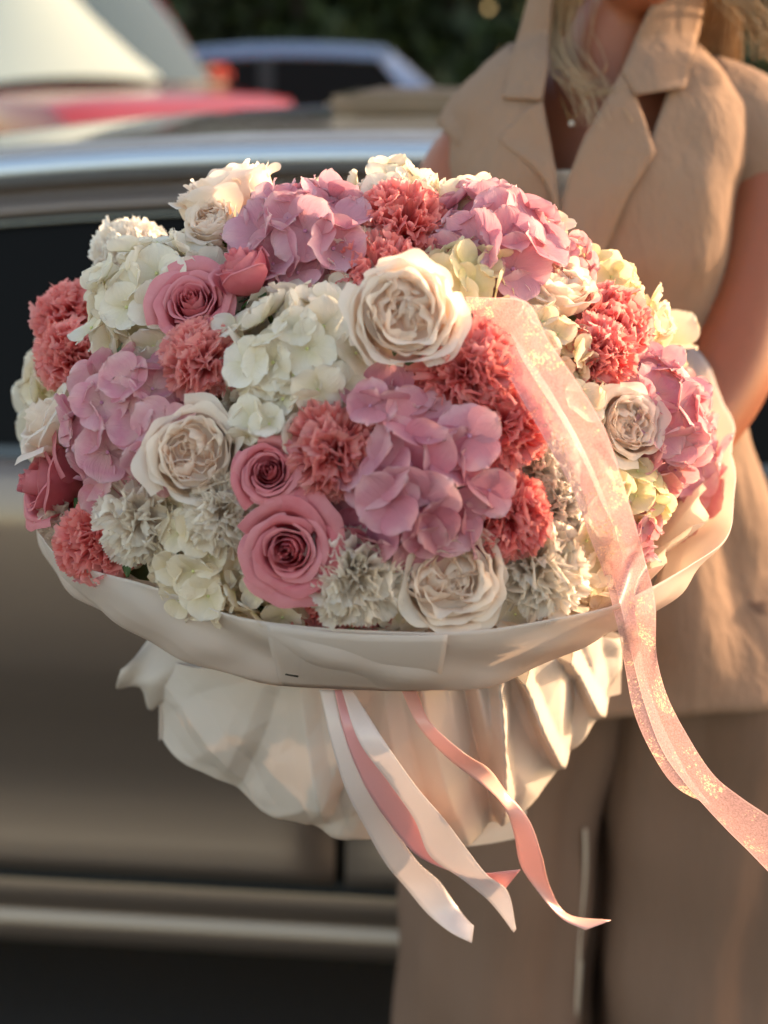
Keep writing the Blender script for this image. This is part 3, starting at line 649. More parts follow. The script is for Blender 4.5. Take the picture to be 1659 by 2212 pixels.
# ---- rose: spiralling cupped petals, high centre
def rose_petal(i, N, seed, openness):
    rs = np.random.default_rng(1000 + seed * 97 + i); t = i / (N - 1); ph = rs.uniform(0, 6.28, 6)
    Rm = 0.07 + 0.78 * t ** 0.85; span = 1.75 - 0.85 * t; top = 0.62 - 0.30 * t ** 1.6 + rs.uniform(-.03, .03)
    flare = (-0.25 + 0.62 * t * openness + rs.uniform(-.04, .04)); curl = max(0, t - 0.25) * 0.34 * openness
    a0 = i * 2.39996 + rs.uniform(-.25, .25)
    def f(u, v):
        q = 2 * u - 1
        ang = a0 + q * span * (0.45 + 0.55 * np.minimum(1, v * 1.7)) * (1 - 0.12 * v ** 6)
        s = np.sin(np.clip(v / 0.72, 0, 1) * math.pi / 2) ** 0.8
        r = Rm * (0.22 + 0.78 * s) * (1 + 0.10 * q + 0.0 * v) * (1 + flare * np.clip(v - .55, 0, 1) / .45)
        c = np.clip((v - 0.80) / 0.20, 0, 1)
        point = 0.05 * np.exp(-(q / .25) ** 2) * t
        r = r + curl * c ** 1.6 * (1 + 0.35 * np.sin(2.2 * q + ph[0])) + point * c
        r = r + 0.016 * v * np.sin(4 * q + ph[1]) + 0.012 * v ** 2 * np.sin(9 * q + ph[2])
        zt = top * (1 - 0.0 * q) - 0.16 * np.abs(q) ** 2.6 * (0.6 + t)
        z = -0.75 + (zt + 0.75) * (v - 0.10 * c ** 2 * (1 if t > .3 else 0)) + 0.02 * v ** 3 * np.sin(6 * q + ph[3])
        z = z - curl * 0.42 * c ** 2.4
        return r * np.cos(ang), r * np.sin(ang), z
    return lambda mat: gridmesh('rose_petal', f, 18, 12, mat)
def sepals(e):
    for k in range(5):
        def f(u, v, k=k):
            q = 2 * u - 1; wd = 0.13 * np.sin(math.pi * (0.12 + 0.88 * v)) + .0
            r = 0.18 + 0.5 * v; z = -0.80 + 0.12 * v ** 2 - 0.16 * v
            a = k * 1.2566; x, y = r, q * wd
            return x * math.cos(a) - y * math.sin(a), x * math.sin(a) + y * math.cos(a), z + q * q * 0.04
        petal(e, pmesh(('sep', k), lambda m: gridmesh('sepal', f, 4, 6, m), M['greenleaf']), None, 'sepal')
    def st(m):
        vv, ff = [], []; tube(vv, ff, [(0, 0, -0.72), (0, 0, -0.95), (0, 0, -1.9)], [0.20, 0.10, 0.07], 8); return mesh('stem', vv, ff, m)
    petal(e, pmesh('stem', st, M['stem']), None, 'stem')
def rose(px, py, size, label, mat='pink', N=26, openness=1.0, seed=0, **k):
    e = head('rose', px, py, size, label, 'rose', 'roses in the bouquet', **k)
    for i in range(N):
        petal(e, pmesh(('rose', i, N, seed, openness), rose_petal(i, N, seed, openness), M[mat]))
    sepals(e); return e
# ---- garden rose: open cup, quartered crumpled heart
def cup_petal(i, N, seed):
    rs = np.random.default_rng(4000 + seed * 131 + i); t = i / (N - 1); ph = rs.uniform(0, 6.28, 6)
    Rm = 0.46 + 0.44 * t; span = 0.95 - 0.12 * t; top = 0.42 - 0.16 * t + rs.uniform(-.05, .05); a0 = i * 2.39996 + rs.uniform(-.3, .3)
    curl = 0.02 + 0.15 * max(0, t - .35) + rs.uniform(0, .06); tip = rs.uniform(0.0, 0.10)
    def f(u, v):
        q = 2 * u - 1; ang = a0 + q * span * (0.4 + 0.6 * np.minimum(1, v * 1.6)) * (1 - .10 * v ** 5)
        s = np.sin(np.clip(v / 0.66, 0, 1) * math.pi / 2) ** .85; c = np.clip((v - .82) / .18, 0, 1)
        r = Rm * (.2 + .8 * s) * (1 + 0.07 * q) - 0.05 * (1 - t) * np.clip(v - .7, 0, 1) + curl * c ** 1.5 * (1 + .6 * np.sin(2 * q + ph[0])) + tip * np.exp(-((q - .15) / .3) ** 2) * c
        r = r + 0.02 * v * np.sin(5 * q + ph[1]) + 0.022 * c * np.sin(8 * q + ph[2])
        z = -0.75 + (top + .75) * v - 0.12 * np.abs(q) ** 2.5 * v - curl * .6 * c ** 2 + .03 * c * np.sin(7 * q + ph[3])
        return r * np.cos(ang), r * np.sin(ang), z
    return lambda mat: gridmesh('cup_petal', f, 18, 12, mat)
def heart_petal(i, N, seed):
    rs = np.random.default_rng(9000 + seed * 57 + i); ph = rs.uniform(0, 6.28, 8); t = (i + .5) / N
    rho = 0.50 * t ** 0.6; th = i * 2.39996 + rs.uniform(-.3, .3); sect = round(th / (2 * math.pi / 5)) * (2 * math.pi / 5)
    dirn = th + math.pi / 2 + rs.uniform(-.4, .4) + 0.9 * math.sin((th - sect) * 2.5)           # the petal's run across the heart
    wdt = rs.uniform(.26, .40) * (0.7 + .5 * t); top = 0.14 + 0.20 * t + rs.uniform(-.04, .05); lean = rs.uniform(-.02, .26)
    def f(u, v):
        q = 2 * u - 1
        along = q * wdt * (0.5 + .5 * v) ; off = wdt * (0.55 * q * q - .25) + v * v * (0.05 * np.sin(4.2 * q + ph[0]) + .03 * np.sin(9 * q + ph[1])) + lean * v ** 2
        cx, cy = rho * math.cos(th), rho * math.sin(th); dx, dy = math.cos(dirn), math.sin(dirn)
        sg = 1 if (cx * -dy + cy * dx) < 0 else -1
        nx, ny = -dy * sg, dx * sg                      # towards the centre side
        z = -0.02 + (top + .02) * v - 0.08 * np.abs(q) ** 2.2 * v + .035 * v ** 3 * np.sin(7 * q + ph[2])
        roll = 0.05 * np.clip((v - .85) / .15, 0, 1) ** 1.5 * math.copysign(1, math.sin(ph[3]))
        return cx + along * dx + (off + roll) * nx, cy + along * dy + (off + roll) * ny, z
    return lambda mat: gridmesh('heart_petal', f, 14, 9, mat)
def garden_rose(px, py, size, label, seed=0, NO=20, NI=22, **k):
    e = head('garden_rose', px, py, size, label, 'rose', 'cream roses in the bouquet', **k)
    for i in range(NO): petal(e, pmesh(('cup', i, NO, seed), cup_petal(i, NO, seed), M['cream']))
    def hb(m): return gridmesh('heart_base', lambda u, v: (np.cos(6.2832 * u) * v * .66, np.sin(6.2832 * u) * v * .66, +.04 + .05 * v ** 2 + .03 * np.sin(12.566 * u) * v), 24, 6, m, True)
    petal(e, pmesh('hbase', hb, M['creamheart']), None, 'heart_base')
    for i in range(NI): petal(e, pmesh(('heart', i, NI, seed), heart_petal(i, NI, seed), M['creamheart']))
    sepals(e); return e
# ---- carnation: many fringed, ruffled fans
def carn_petal(k):
    rs = np.random.default_rng(500 + k); ph = rs.uniform(0, 6.28, 6); n = rs.integers(8, 12); a1, a2 = rs.uniform(.10, .17), rs.uniform(.05, .09)
    teeth = rs.uniform(-1, 1, 24)
    def f(u, v):
        q = 2 * u - 1
        wdt = 0.03 + 0.50 * v ** 1.15
        zig = np.where(np.rint(u * 32).astype(int) % 2 == 0, 0.026, -0.018) + 0.012 * teeth[np.rint(u * 32).astype(int) % 24]
        e = np.clip((v - .80) / .20, 0, 1)
        x = q * wdt * (1 - 0.10 * v ** 4); z = v * (1 - 0.13 * q * q) + zig * e
        y = v ** 1.6 * (a1 * np.sin(5.2 * q + ph[0]) + a2 * np.sin(12 * q + ph[1])) + 0.045 * e * np.sin(19 * q + ph[2]) + 0.16 * e ** 1.5 * math.sin(ph[3]) - 0.12 * (v * q) ** 2
        return x, y, z
    return lambda mat: gridmesh('carnation_petal', f, 32, 8, mat)
def calyx(m):
    vv, ff = [], []; tube(vv, ff, [(0, 0, -1.9), (0, 0, -1.25), (0, 0, -1.15), (0, 0, -0.55), (0, 0, -0.45)], [0.06, 0.07, 0.17, 0.21, 0.16], 10); return mesh('calyx', vv, ff, m)
def carnation(px, py, size, label, mat='coral', N=48, **k):
    e = head('carnation', px, py, size, label, 'carnation', 'carnations in the bouquet', **k)
    if mat == 'white': N = int(N * .8)
    for i in range(N):
        t = (i + .5) / N; th = R(4 + 86 * t ** 0.62) + random.gauss(0, .07); az = i * 2.39996 + random.gauss(0, .2)
        rb = 0.05 + 0.16 * random.random() * (1 - t); ba = random.uniform(0, 6.28)
        base = Vector((rb * math.cos(ba), rb * math.sin(ba), -0.50 - .05 * t)); d = Vector((math.sin(th) * math.cos(az), math.sin(th) * math.sin(az), math.cos(th)))
        # length out to a flattened dome
        ez = 0.50; D = Vector((d.x, d.y, d.z / ez)); B = Vector((base.x, base.y, (base.z + .12) / ez))
        A_, B_, C_ = D.dot(D), 2 * B.dot(D), B.dot(B) - 1
        L = (-B_ + math.sqrt(max(0, B_ * B_ - 4 * A_ * C_))) / (2 * A_) * random.uniform(.86, 1.05)
        wv = random.uniform(.95, 1.35) * (0.78 + .35 * t) / max(L, .4)
        m4 = Matrix.Translation(base) @ Matrix.Rotation(az - math.pi / 2, 4, 'Z') @ Matrix.Rotation(-th, 4, 'X') @ Matrix.Rotation(random.gauss(0, .5 * (1 - t) + .1), 4, 'Z') @ Matrix.Diagonal((L * wv, L * random.uniform(.9, 1.4), L, 1))
        petal(e, pmesh(('carn', random.randrange(9)), carn_petal(random.randrange(9)) if False else carn_petal(i % 9), M[mat]) if False else pmesh(('carn', i % 9), carn_petal(i % 9), M[mat]), m4)
    petal(e, pmesh('calyx', calyx, M['stem']), None, 'calyx'); return e
# ---- hydrangea: florets of four broad petals on a rounded head
def hyd_petal(k):
    rs = np.random.default_rng(800 + k); ph = rs.uniform(0, 6.28, 6); fat = rs.uniform(.52, .60); cup = rs.uniform(-.05, .26); fl = rs.uniform(.55, .8)
    def f(u, v):
        q = 2 * u - 1; v = 1 - (1 - v) ** 1.35
        wd = fat * np.where(v < .56, 0.03 + 0.97 * np.sin(math.pi / 2 * np.clip(v / .56, 0, 1)) ** fl, np.sqrt(np.clip(1 - ((v - .56) / .455) ** 2, 0, 1)))
        y = v * (1 - .05 * q * q * v) + .02 * v * np.sin(5 * q + ph[3]) - 0.10 * (1 - np.abs(q)) * 0
        x = q * wd
        z = cup * v ** 1.6 * .6 + 0.18 * cup * q * q + v * (0.045 * np.sin(3.1 * q + ph[0]) + 0.03 * np.sin(6 * q * v + ph[1])) + .03 * np.sin(4 * v + ph[2]) * v - .10 * v ** 3 * (1 if cup < .08 else 0)
        return x, y, z
    return lambda mat: gridmesh('hydrangea_petal', f, 8, 10, mat)
def eye(m):
    bm = bmesh.new(); bmesh.ops.create_icosphere(bm, subdivisions=1, radius=0.07, matrix=Matrix.Translation((0, 0, .04)))
    me = bpy.data.meshes.new('floret'); bm.to_mesh(me); bm.free(); me.materials.append(m); return me
def floret(e, pos, nrm, fr, mat, eyem, roll=None, lift=None):
    q = nrm.to_track_quat('Z', 'Y') @ Quaternion((0, 0, 1), random.uniform(0, 6.28) if roll is None else roll)
    o = petal(e, pmesh('eye', eye, eyem), Matrix.LocRotScale(pos, q, Vector((fr, fr, fr))), 'floret')
    lf = random.uniform(2, 34) if lift is None else lift
    for k in range(4):
        m4 = Matrix.Rotation(k * math.pi / 2 + random.gauss(0, .10), 4, 'Z') @ Matrix.Rotation(R(lf + random.gauss(0, 7) + (3 if k % 2 else -3)), 4, 'X') @ Matrix.Diagonal((random.uniform(.95, 1.2), random.uniform(.9, 1.1), 1, 1))
        v = random.randrange(8); petal(o, pmesh(('hyd', v), hyd_petal(v), mat), m4)
def hydrangea(px, py, size, label, mat='whitehyd', N=30, fr=0.42, polar=96, eyem='eye_green', scale=(1, 1, 1), sink=0.5, extra=(), **k):
    e = head('hydrangea', px, py, size, label, 'hydrangea', 'hydrangeas in the bouquet', sink=sink, scale=scale, **k)
    zc = math.cos(R(polar))
    for i in range(N):
        z = 1 - (i + .5) / N * (1 - zc); r = math.sqrt(max(0, 1 - z * z)); a = i * 2.39996 + random.gauss(0, .15)
        n = Vector((r * math.cos(a), r * math.sin(a), z)); ps = n * random.uniform(.84, 1.03)
        nn = (n + Vector((random.gauss(0, .28), random.gauss(0, .28), random.gauss(0, .28)))).normalized()
        floret(e, ps, nn, fr * (1.08 if eyem == 'eye_lilac' else 1.05) * random.uniform(.82, 1.15), M[mat], M[eyem])
    def core(m):
        bm = bmesh.new(); bmesh.ops.create_icosphere(bm, subdivisions=2, radius=0.60)
        me = bpy.data.meshes.new('flower_core'); bm.to_mesh(me); bm.free(); me.materials.append(m); return me
    petal(e, pmesh('hcore', core, M[mat]), None, 'flower_core')
    return e

# ---------------------------------------------------------------- the flowers, one by one
hydrangea(318, 640, 290, 'greenish white hydrangea high on the side nearest the car window', N=50, fr=.33)
hydrangea(655, 505, 250, 'lilac hydrangea at the crest beside the pink rosebud', 'lilac', N=34, eyem='eye_lilac', fr=.44)
hydrangea(640, 760, 300, 'large white hydrangea left of the cream rose by the ribbon', N=56, fr=.31, scale=(1, 1, 1))
hydrangea(600, 905, 170, 'white hydrangea florets under the large white head, above the small pink rose', N=18, fr=.5)
hydrangea(275, 915, 290, 'pale lilac hydrangea beside the oval cream rose', 'pinkhyd', N=40, eyem='eye_lilac', fr=.39)
mv = hydrangea(895, 1035, 320, 'mauve hydrangea with big flat florets at the centre front', 'mauve', N=30, eyem='eye_lilac', fr=.46)
def floret_at(e, px, py, size, face, mat, eyem, out=.022, roll=.6, lift=6):
    p, n = dome(px, py); p = p + n * out; d = depth(p); inv = e.matrix_basis.inverted(); sc = e.matrix_basis.to_scale()
    f = (RT * face[0] + UP * face[1] - FW * face[2]).normalized(); fl_ = (inv.to_3x3() @ f).normalized()
    floret(e, inv @ p, fl_, size * .5 * d / F / sc.x, M[mat], M[eyem], roll, lift)
floret_at(mv, 985, 962, 165, (.05, .05, 1), 'mauve', 'eye_lilac', .030, .75, 4)
floret_at(mv, 835, 1082, 160, (-.25, -.1, 1), 'mauve', 'eye_lilac', .026, .3, 8)
floret_at(mv, 800, 900, 120, (-.1, .5, 1), 'mauve', 'eye_lilac', .022, .9, 12)
floret_at(mv, 1030, 1060, 120, (.2, -.2, 1), 'mauve', 'eye_lilac', .022, .1, 14)
floret_at(mv, 905, 1140, 120, (.0, -.5, 1), 'mauve', 'eye_lilac', .02, .5, 16)
hydrangea(1070, 520, 270, 'pink lilac hydrangea below the blazer, behind the lime florets', 'lilac', N=32, eyem='eye_lilac', fr=.44)
hydrangea(1437, 905, 240, 'pink hydrangea against the sunlit paper at the arm side', 'pinkhyd', N=36, eyem='eye_lilac', fr=.42)
hydrangea(1010, 600, 160, 'small lime cream hydrangea above the ribbon bend', 'limehyd', N=20, fr=.5)
hydrangea(440, 1190, 240, 'cream hydrangea just above the paper collar, left of the big pink rose', 'creamhyd', N=32, fr=.38, sink=.88, polar=78, face=(-.1, .05, 1))
hydrangea(565, 1290, 170, 'cream hydrangea tucked into the collar below the big pink rose', 'creamhyd', N=18, fr=.5, sink=.85)
hydrangea(850, 430, 190, 'white hydrangea on the skyline behind the coral carnation', N=22, fr=.46)
hydrangea(1030, 455, 170, 'white hydrangea on the skyline in front of the lapel', 'creamhyd', N=20, fr=.46)
hydrangea(1160, 510, 150, 'pale hydrangea edge on the skyline under the blazer front', 'creamhyd', N=18, fr=.46)
hydrangea(1220, 560, 130, 'pink hydrangea florets on the skyline behind the reclining cream rose', 'pinkhyd', N=16, fr=.5, eyem='eye_lilac')
hydrangea(1320, 605, 120, 'sunlit peach florets beside the arm above the coral carnations', 'limehyd', N=12, fr=.62)
hydrangea(1395, 690, 120, 'sunlit cream florets between coral carnation and arm', 'creamhyd', N=14, fr=.55)
hydrangea(1205, 745, 130, 'white hydrangea strip between ribbon and coral carnations', 'creamhyd', N=16, fr=.5)
hydrangea(1250, 1230, 230, 'cream hydrangea under the ribbon at the lower arm side', 'creamhyd', N=28, fr=.42, sink=.75)
hydrangea(1130, 1310, 170, 'green white florets at the collar edge right of the low cream rose', 'whitehyd', N=16, fr=.55, sink=.85)
hydrangea(1385, 1065, 130, 'pale green florets hanging between ribbon and pink hydrangea', 'limehyd', N=14, fr=.55)
hydrangea(1372, 1150, 120, 'pink florets low inside the sunlit paper', 'pinkhyd', N=14, fr=.5, eyem='eye_lilac')

hydrangea(185, 1215, 120, 'small cream hydrangea deep in the gap beside the low coral carnation', 'creamhyd', N=14, fr=.5, sink=1.3)
hydrangea(870, 1325, 130, 'cream florets in the gap between white carnation and low cream rose', 'creamhyd', N=14, fr=.55, sink=1.1)
hydrangea(385, 1060, 130, 'cream florets in the gap under the oval cream rose', 'creamhyd', N=12, fr=.55, sink=1.0)
garden_rose(868, 695, 232, 'largest cream rose with ruffled open heart at the start of the ribbon', seed=1, face=(0.10, 0.02, 1), push=0.038)
garden_rose(425, 980, 225, 'oval cream rose with peach heart between lilac florets and white carnations', seed=2, face=(0.05, 0.05, 1), scale=(0.92, 0.92, 1), push=0.010)
garden_rose(970, 1245, 240, 'cream rose lowest in the bouquet, just above the collar seam', seed=3, face=(0.10, -0.18, 1), push=0.008)
garden_rose(1200, 610, 185, 'cream rose leaning back above the ribbon, left of the coral carnations', seed=1, face=(0.35, 0.75, 0.75))
garden_rose(1352, 915, 160, 'small cupped cream rose right of the ribbon', seed=2, face=(0.45, 0.10, 1), NI=22, push=0.006)
garden_rose(500, 440, 215, 'cream rose on the skyline at the dark car window', seed=3, face=(-0.35, 0.95, 0.30), sink=-0.1, push=.02)
garden_rose(465, 490, 120, 'small ruffled cream rose in front of the skyline rose', seed=1, face=(-0.25, 0.5, 0.8), push=0.02)
rose(110, 915, 205, 'cream rose bud in profile at the outer edge, over the pink one', 'cream', N=18, openness=.75, seed=2, face=(-0.75, 0.55, 0.35), push=0.0)

rose(425, 668, 180, 'dusty pink rose beside the white hydrangea near the car window', N=26, openness=.9, seed=1, face=(-0.10, 0.42, 1), push=0.012)
rose(530, 595, 165, 'pink rosebud in profile under the lilac crest hydrangea', N=16, openness=.45, seed=3, face=(-0.42, 0.72, 0.35), push=0.022)
rose(585, 1022, 150, 'small dusty pink rose with tight spiral beside the pink carnation', N=24, openness=.8, seed=1, face=(-0.05, 0.12, 1), push=0.012)
rose(630, 1185, 200, 'big dusty pink rose with open spiral over the white carnation', N=28, openness=1.0, seed=2, face=(-0.15, -0.10, 1), push=0.012, scale=(1, 1, 1))
rose(105, 1045, 215, 'pink rose in profile jutting out over the paper edge', N=18, openness=.8, seed=1, face=(-0.85, 0.15, 0.45))
rose(1160, 870, 120, 'coral rose half hidden behind the organza ribbon', 'coralrose', N=22, openness=.9, seed=3, face=(0.25, 0.15, 1))

carnation(872, 477, 195, 'coral carnation at the crest, between two lilac hydrangeas', face=(0.12, 0.45, 1), push=0.012)
carnation(815, 580, 190, 'coral carnation tucked behind the largest cream rose', face=(-0.10, 0.5, 1))
carnation(1010, 808, 205, 'largest coral carnation, against the ribbon', N=60, face=(0.12, 0.10, 1), push=0.020)
carnation(1090, 925, 170, 'coral carnation just below the largest one', face=(0.25, -0.05, 1), push=0.018)
carnation(722, 975, 190, 'pale coral carnation beside the small pink rose', 'coralpink', face=(0.0, 0.05, 1), push=0.014)
carnation(1103, 1115, 170, 'coral carnation over the low cream rose', face=(0.15, 0.0, 1), push=0.012)
carnation(440, 775, 165, 'pink carnation under the dusty pink rose', 'coralpink', face=(-0.05, 0.2, 1), push=0.012)
carnation(128, 670, 140, 'upper coral carnation of the pair at the car window', face=(-0.5, 0.35, 0.8))
carnation(138, 768, 140, 'lower coral carnation of the pair at the car window', face=(-0.45, 0.05, 0.9), push=0.008)
carnation(195, 1185, 165, 'coral carnation low at the outer paper edge', 'coral', face=(-0.35, -0.25, 1), sink=.25, push=.016)
carnation(1335, 695, 165, 'sunlit coral carnation facing the arm', face=(0.45, 0.35, 0.8), push=0.006)
carnation(1290, 768, 150, 'coral carnation above the small cupped cream rose', face=(0.1, 0.0, 1), push=0.008)
carnation(690, 1322, 150, 'coral carnation peeping over the collar under the white one', face=(-0.1, -0.5, 1), sink=.5)
carnation(810, 1338, 110, 'coral carnation sliver at the collar beside the low cream rose', face=(0.1, -0.5, 1), sink=.5)
carnation(295, 1122, 180, 'cream white carnation under the lilac florets', 'white', face=(-0.2, -0.05, 1), push=0.008)
carnation(490, 1105, 170, 'cream white carnation under the oval cream rose', 'white', face=(0.05, -0.1, 1), push=0.006)
carnation(765, 1250, 205, 'white carnation between the big pink rose and the low cream rose', 'white', N=52, face=(-0.02, -0.15, 1), push=0.014)
carnation(1170, 1235, 200, 'white carnation beneath the coral one, next to the ribbon', 'white', N=52, face=(0.2, -0.15, 1), push=0.012)
carnation(760, 535, 160, 'white carnation behind the coral one, below the crest', 'white', face=(-0.1, 0.55, 1))
carnation(1180, 1010, 150, 'white carnation left of the ribbon below the coral pair', 'white', face=(0.2, 0, 1))
carnation(1215, 1110, 140, 'white carnation tucked under the ribbon edge', 'white', face=(0.25, -0.1, 1))
carnation(118, 1130, 100, 'pale carnation squeezed under the jutting pink rose', 'white', face=(-0.6, -0.3, 0.6))
carnation(262, 525, 150, 'white carnation on the skyline at the upper car window side', 'white', face=(-0.35, 0.6, 0.7))
carnation(410, 535, 120, 'white carnation between the white hydrangea and the skyline rose', 'white', face=(-0.2, 0.6, 0.8))

# the far side of the dome, out of the photograph's sight
for k, (az, po, mt, lb) in enumerate(((22, 74, 'creamhyd', 'cream hydrangea on the far side of the dome, nearest the bent arm'), (2, 88, 'pinkhyd', 'pink hydrangea low at the paper rim under the bent arm'), (52, 72, 'pinkhyd', 'pink hydrangea on the far side of the dome, toward the elbow'), (84, 70, 'whitehyd', 'white hydrangea on the far side of the dome, against the blazer'), (116, 72, 'lilac', 'lilac hydrangea on the far side of the dome, turned away'), (146, 74, 'creamhyd', 'cream hydrangea on the far side of the dome, toward the car'), (170, 78, 'whitehyd', 'white hydrangea at the far edge of the dome by the car window'), (60, 38, 'whitehyd', 'white hydrangea just over the crest, under the lapels'), (105, 34, 'creamhyd', 'cream hydrangea just over the crest, mid skyline'), (150, 44, 'whitehyd', 'white hydrangea just over the crest, toward the car'))):
    a, b = R(az), R(po); L = (math.cos(a) * math.sin(b), math.sin(a) * math.sin(b), math.cos(b))
    q = BC + BU * (L[0] * RE) + BV * (L[1] * RE) + AX * (L[2] * RP); nn = (BU * (L[0] / RE) + BV * (L[1] / RE) + AX * (L[2] / RP)).normalized()
    hydrangea(0, 0, 250, lb, mt, N=20, fr=.5, sink=.75 if po > 50 else 1.3, at=(q, nn))
hydrangea(1185, 715, 150, 'cream florets deep under the upper ribbon', 'creamhyd', N=14, fr=.55, sink=.9)
hydrangea(1265, 860, 150, 'cream florets deep between the ribbon and the cupped rose', 'creamhyd', N=14, fr=.55, sink=.9)
hydrangea(1300, 1080, 160, 'cream florets under the ribbon beside the pale green ones', 'creamhyd', N=14, fr=.55, sink=.9)
hydrangea(60, 800, 140, 'pale florets behind the cream bud at the car window edge', 'creamhyd', N=14, fr=.55, sink=1.2)

# green core, leaves
def corefn(u, v):
    th = 2 * math.pi * u; ph = R(94) * v
    x, y, z = np.sin(ph) * np.cos(th) * RE * .88, np.sin(ph) * np.sin(th) * RE * .88, np.cos(ph) * RP * .88
    p = np.stack([x, y, z], -1) @ np.array([tuple(BU), tuple(BV), tuple(AX)]); return p[..., 0], p[..., 1], p[..., 2]
fo = link('floral_foam', gridmesh('floral_foam', corefn, 40, 18, M['sepal_core'], True)); fo.location = BC
tag(fo, 'green floral foam mound deep under the flowers', 'foam')
def leaf_piece(m):
    def f(u, v):
        q = 2 * u - 1; return q * 0.34 * np.sin(math.pi * (0.04 + .95 * v)) ** .9, v, .12 * v * v - .12 * q * q + .02 * np.sin(9 * v)
    return gridmesh('leaf', f, 6, 10, m)
for x, y, s, fx, fy, lb in ((163, 700, 60, -.3, .6, 'dark green leaf between the two coral carnations'), (182, 810, 70, .2, -.5, 'dark green leaf below the coral pair, over the cream bud'), (268, 1218, 60, .3, -.8, 'green leaf beside the low coral carnation'), (165, 1105, 60, .2, -.6, 'dark leaf in the gap under the jutting pink rose'), (1340, 745, 50, .5, -.6, 'dark leaf between the sunlit coral carnations')):
    p, n = dome(x, y, .98); d = (RT * fx + UP * fy).normalized(); z = n; d = (d - z * d.dot(z)).normalized(); x_ = d.cross(z)
    sz = s * depth(p) / F; m3 = Matrix((x_, d, z)).transposed().to_4x4()
    o = link('leaf', pmesh('leafp', leaf_piece, M['greenleaf'])); o.matrix_basis = Matrix.Translation(p - d * sz * .5) @ m3 @ Matrix.Scale(sz, 4); tag(o, lb, 'leaf', 'leaves between the flowers')
# ---------------------------------------------------------------- paper wrap
wrap = empty('paper_wrap', BC); tag(wrap, 'white paper wrap with frosted collar and crumpled skirt around the bouquet', 'wrapping paper')
def plane_hit(px, py, h):
    r = ray(px, py); t = (BC + AX * h - CAM).dot(AX) / r.dot(AX); p = CAM + r * t - BC; return p.dot(BU), p.dot(BV)
def ring(pix, h, back):
    pr = []
    for x, y in pix:
        a, b = plane_hit(x, y, h); pr.append((math.atan2(b, a), math.hypot(a, b)))
    an = np.array([p[0] for p in pr]); ra = np.array([p[1] for p in pr])
    for d, r_ in back: an = np.append(an, R(d)); ra = np.append(ra, r_)
    an = np.mod(an, 2 * math.pi); k = np.argsort(an); an, ra = an[k], ra[k]
    def f(th):
        th = np.mod(th, 2 * math.pi); A3 = np.concatenate([an - 2 * math.pi, an, an + 2 * math.pi]); R3 = np.tile(ra, 3)
        out = 0
        for dl, wgt in ((-.10, .15), (-.05, .22), (0, .26), (.05, .22), (.10, .15)): out = out + wgt * np.interp(th + dl, A3, R3)
        return out
    return f
HT, HB = 0.010, -0.055
top_r = ring([(60, 1085), (85, 1150), (150, 1213), (280, 1252), (440, 1308), (560, 1335), (700, 1356), (850, 1362), (1000, 1360), (1120, 1348), (1200, 1335), (1330, 1303), (1440, 1262), (1530, 1185), (1585, 1080), (1580, 980), (1545, 850), (1482, 742)], HT, [(70, .30), (95, .25), (120, .225), (150, .225), (165, .235)])
bot_r = ring([(150, 1262), (330, 1392), (440, 1447), (600, 1490), (740, 1501), (870, 1503), (1000, 1497), (1090, 1485), (1200, 1425), (1300, 1372), (1430, 1312)], HB, [(0, .235), (20, .225), (50, .20), (90, .19), (130, .19), (160, .21), (178, .235)])
def to3(th, r, h):
    a, b = r * np.cos(th), r * np.sin(th)
    p = a[..., None] * np.array(BU) + b[..., None] * np.array(BV) + h[..., None] * np.array(AX); return p[..., 0], p[..., 1], p[..., 2]
def ridged(x): return 1 - 2 * np.abs(x - np.floor(x) - .5)
CR = [(rng.uniform(0, 1), rng.uniform(0, 1.05), rng.uniform(0, math.pi), rng.uniform(-.16, .16), rng.uniform(.10, .30)) for _ in range(40)]
def crumple(u, v, k=1.0):
    a = 0
    for cu, cv, an, am, wd in CR:
        du, dv = (u - cu) * 1.6, (v - cv) * .9; d = du * math.cos(an) + dv * math.sin(an)
        a = a + am * np.abs(d) * np.exp(-(du * du + dv * dv) / (wd * wd)) * k
    return a
LAT = rng.uniform(-1, 1, (90, 12))
def facet(u, v, nu, nv, am, sk=0.0):
    x = (u + sk * v) * nu; y = v * nv + .35 * np.sin(x * 1.7); i = np.floor(x).astype(int); j = np.floor(y).astype(int); a, b = x - i, y - j
    h = lambda p, q: LAT[np.mod(p, 90), np.mod(q, 12)]
    lo = h(i, j) + (h(i + 1, j) - h(i, j)) * a + (h(i, j + 1) - h(i, j)) * b
    hi = h(i + 1, j + 1) + (h(i, j + 1) - h(i + 1, j + 1)) * (1 - a) + (h(i + 1, j) - h(i + 1, j + 1)) * (1 - b)
    return am * np.where(a + b < 1, lo, hi)
def collar(u, v):
    th = 2 * math.pi * u; t, b = top_r(th), bot_r(th)
    r = b + (t - b) * v + 0.004 * np.sin(math.pi * v) + crumple(np.mod(th / 2.2, 1.0), v, .03) + facet(np.mod(th, 2 * math.pi) / 6.2832, v, 34, 1.6, .0030, .03); h = HB + (HT - HB) * v
    wr = 0.0035 * np.sin(9 * th + 4 * v + 1) * (1 - .4 * v) + 0.0022 * np.sin(23 * th - 6 * v) * (1 - v) + 0.0018 * np.sin(3 * v * 3 + 14 * th)
    r = r + wr * np.sin(math.pi * (0.15 + .6 * v)); h = h + 0.004 * np.sin(7 * th + 2) * v * np.clip(np.cos(th), 0, 1) + .008 * v * np.clip(np.sin(th), 0, 1)
    # rolled lower lip
    h = h - 0.004 * np.clip(.12 - v, 0, 1) / .12; r = r - 0.012 * np.clip(.12 - v, 0, 1) / .12
    return to3(th, r, h)
co = link('collar', gridmesh('collar', collar, 480, 26, M['vellum'], True), wrap); solid(co, 0.0006, 0)
